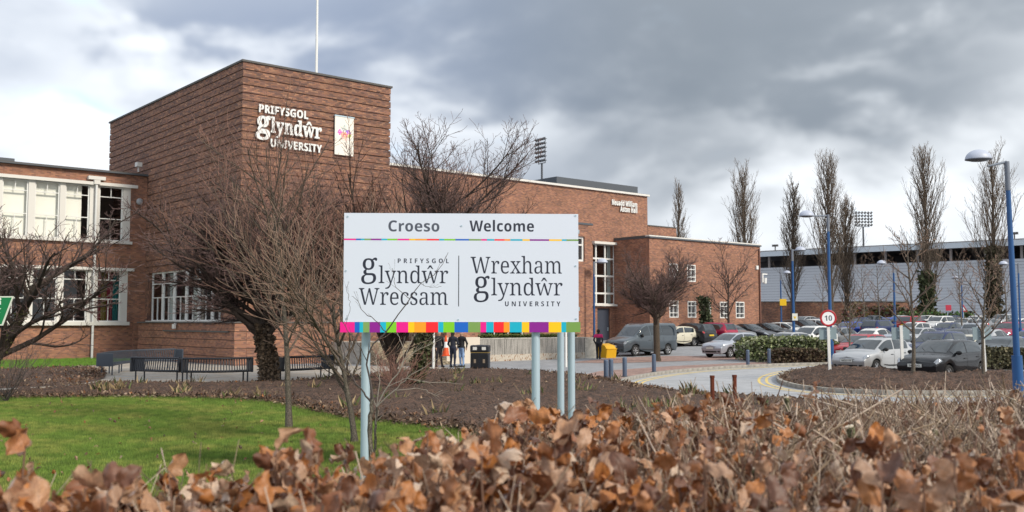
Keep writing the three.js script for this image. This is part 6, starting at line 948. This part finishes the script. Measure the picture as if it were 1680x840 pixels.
// ---------------------------------------------------------------- the beech hedge in front
{
  const t = thing('beech_hedge', 'cut beech hedge of brown dry leaves and bare twigs in the foreground', 'hedge', [0, 0, -3]), Z0 = 3, r = makeRandom(91);
  const back = [[-1.75, 2.8], [-1.2, 2.95], [-0.55, 3.1], [-0.2, 3.7], [0.0, 4.3], [0.5, 4.7], [1.15, 5.1], [2.1, 5.7], [3.4, 6.5], [4.4, 7.0]];
  const backAt = (x) => { for (let i = 0; i + 1 < back.length; i++) if (x <= back[i + 1][0]) return mix(back[i][1], back[i + 1][1], clamp((x - back[i][0]) / (back[i + 1][0] - back[i][0]))); return back[back.length - 1][1]; };
  const topAt = (x, d) => 1.655 + 0.05 * fbm2(x * 1.7, d * 1.7, 3) + 0.09 * fbm2(x * 5 + 3, d * 5, 2) - 0.10 * smooth(0.35, 0, backAt(x) - d) - 0.02 * smooth(0.5, 2.5, x) - 0.05 * smooth(-0.25, -1.0, x);
  const leaves = [], twigs = [new Tubes(), new Tubes(), new Tubes(), new Tubes()], V = (x, y, z) => new THREE.Vector3(x, y, z);
  const spot = () => { for (;;) { const d = 1.7 + 5.2 * Math.pow(r(), 0.8), x = (r() * 1.24 - 0.62) * d; if (d < backAt(x)) return [x, d]; } };
  // leafiness: thick on the left and centre, thin among the cut twigs far right
  const leafy = (x, d) => clamp(1.0 - 0.93 * smooth(0.55, 1.25, x - 0.12 * (d - 3)) * smooth(2.5, 3.3, d) + 0.25 * fbm2(x * 1.4, d * 1.4, 2));
  for (let i = 0; i < 22000; i++) {
    const [x, d] = spot(); if (r() > leafy(x, d)) continue;
    const dn = Math.pow(r(), 1.5), y = topAt(x, d) - 0.5 * dn + 0.05 * Math.pow(r(), 6), q = Math.floor(r() * 8), tone = leafTones[Math.floor(r() * 8)], f = 0.75 + 0.45 * r();
    leaves.push({ x, d, y, s: (0.45 + 0.62 * Math.pow(r(), 1.6)) * (x < 0.3 ? 1.28 : 1), q, tone, f, e: [r() * 6.28, r() * 6.28, (r() - 0.5) * 2.6 + 0.7] });
  }
  // leaves standing proud on shoots along the top
  for (let i = 0; i < 420; i++) { const [x, d] = spot(); if (r() > leafy(x, d)) continue; const h = 0.03 + 0.13 * Math.pow(r(), 2), y = topAt(x, d) + h; twigs[0].add([V(x + (r() - 0.5) * 0.05, y - h - 0.16, -d + Z0), V(x, y - 0.05, -d + Z0), V(x, y, -d + Z0)], [0.003, 0.0026, 0.0018], 5); for (let k = 0; k < 3; k++) leaves.push({ x, d, y: y - 0.04 * k * r(), s: (0.5 + 0.5 * r()) * (x < 0.3 ? 1.3 : 1), q: Math.floor(r() * 8), tone: leafTones[Math.floor(r() * 8)], f: 0.8 + 0.4 * r(), e: [r() * 6.28, r() * 6.28, 0.4 + r()] }); }
  // twigs and shoots
  const shoot = (x, d, y0, len, rad, tilt, set, bend = 0.12) => { const a = r() * 6.28, dir = V(Math.cos(a) * tilt, 1, Math.sin(a) * tilt).normalize(); let p = V(x, y0, -d + Z0); const pts = [p], rs = [rad]; for (let k = 1; k <= 4; k++) { dir.x += (r() - 0.5) * bend; dir.z += (r() - 0.5) * bend; dir.normalize(); p = p.clone().addScaledVector(dir, len / 4); pts.push(p); rs.push(Math.max(0.0012, rad * (1 - 0.16 * k))); } set.add(pts, rs, 5); return [pts, dir]; };
  for (let i = 0; i < 7800; i++) {
    const [x, d] = spot(), right = smooth(0.6, 1.9, x), top = topAt(x, d), len = 0.22 + 0.4 * r(), [pts] = shoot(x, d, top - len * (0.95 - 0.1 * r()) + right * (0.02 + 0.13 * r() * r()) , len, 0.0024 + 0.0045 * Math.pow(r(), 2), 0.25 + 1.1 * r() * r() + 0.5 * right * r(), twigs[[0, 0, 1, 2, 3][Math.floor(r() * 4.999)]]);
    if (r() < 0.45) { const q = pts[2 + Math.floor(r() * 2)]; shoot(q.x, Z0 - q.z, q.y, 0.1 + 0.14 * r(), 0.0016, 0.6 + 0.8 * r(), twigs[Math.floor(r() * 3.999)]); }
  }
  for (let i = 0; i < 3600; i++) { const d = 2.8 + 3.9 * r(), x = 0.55 + (0.62 * d - 0.55) * r(); if (d > backAt(x)) continue; const top = topAt(x, d), len = 0.22 + 0.34 * r(); shoot(x, d, top - len * 0.8 * (0.62 + 0.5 * r()), len, 0.0028 + 0.0042 * r() * r(), 0.4 + 1.7 * r(), twigs[[0, 1, 2, 2, 3, 3, 0][Math.floor(r() * 6.999)]], 0.2); }
  // long straight cut sticks lying at all angles in the thin end
  for (let i = 0; i < 420; i++) { const d = 3.1 + 3.3 * r(), x = 0.8 + (0.6 * d - 0.8) * r(); if (d > backAt(x)) continue; const a = r() * 6.28, el = 0.15 + 0.9 * r(), L = 0.18 + 0.3 * r(), p = V(x, topAt(x, d) - 0.12 + 0.1 * r(), -d + Z0), q = p.clone().add(V(Math.cos(a) * Math.cos(el) * L, Math.sin(el) * L * 0.45, Math.sin(a) * Math.cos(el) * L)); twigs[r() < 0.5 ? 3 : 2].add([p, p.clone().lerp(q, 0.5), q], [0.0048, 0.004, 0.003], 6); }
  // older wood low in the hedge
  for (let i = 0; i < 700; i++) { const [x, d] = spot(); shoot(x, d, 0.0, 1.35 + 0.2 * r(), 0.011 + 0.008 * r(), 0.12, twigs[1], 0.1); }
  const tone = [[0.17, 0.094, 0.062], [0.12, 0.082, 0.06], [0.25, 0.18, 0.115], [0.47, 0.37, 0.29]].map((c) => std(c, 0.75));
  twigs.forEach((g, i) => { part(t, 'twigs', g.geo(), tone[i]).userData.kind = 'stuff'; });
  // cut stems, pale at the cut
  const green = bark([0.19, 0.20, 0.11]), brown = bark([0.26, 0.19, 0.13]), cut = std([0.62, 0.54, 0.42], 0.9);
  for (const [px, py, d, h, rad, lean, m] of [[1393, 700, 3.5, 0.3, 0.016, -0.35, green], [1606, 675, 4.3, 0.34, 0.02, 0.02, green], [1640, 684, 4.2, 0.3, 0.018, 0.1, brown], [1290, 652, 4.6, 0.3, 0.012, -0.12, green], [1000, 700, 3.9, 0.34, 0.012, -0.5, brown], [1048, 690, 3.8, 0.3, 0.011, 0.5, brown], [1662, 655, 4.6, 0.36, 0.013, 0.35, brown], [1535, 705, 3.8, 0.3, 0.011, 0.3, green], [1240, 770, 2.9, 0.28, 0.010, 0.2, green]]) {
    const x = across(px, d, py), y = CAM_H + ray(px, py)[1] * d, g = new Tubes(), end = V(x, y, -d + Z0), s = V(x - lean * h, y - h, -d + Z0); g.add([s, s.clone().lerp(end, 0.5), end], [rad * 1.15, rad * 1.05, rad], 10);
    const st = part(t, 'cut_stem', g.geo(), m); const c = part(st, 'cut_face', new THREE.CylinderGeometry(rad * 0.99, rad * 0.99, 0.006, 12), cut, end.toArray()); c.rotation.z = -Math.atan(lean);
  }
  // the leaves that show largest are single parts, the rest one mass
  const score = (l) => (l.y - (topAt(l.x, l.d) - 0.12)) * 3 + 1.2 / l.d - (Math.abs(l.x) > 0.54 * l.d ? 5 : 0) - (l.d < 2.1 ? 5 : 0);
  leaves.sort((a, b) => score(b) - score(a));
  const list = dryLeaves.map(() => []);
  leaves.forEach((l, i) => { if (i < 300) { const m = part(t, 'leaf', dryLeaves[l.q], dryMats[leafTones.indexOf(l.tone)], [l.x, l.y, -l.d + Z0], l.e); m.scale.setScalar(l.s); } else list[l.q].push([l.x, l.y, -l.d + Z0, l.s, l.tone.map((k) => k * l.f), l.e]); });
  list.forEach((q, i) => t.add(leafCloud('leaves', q, dryLeaves[i], dryAny)));
}
scene.traverse((o) => { if (o.isMesh) { o.castShadow = true; o.receiveShadow = true; } });
renderer.render(scene, camera);
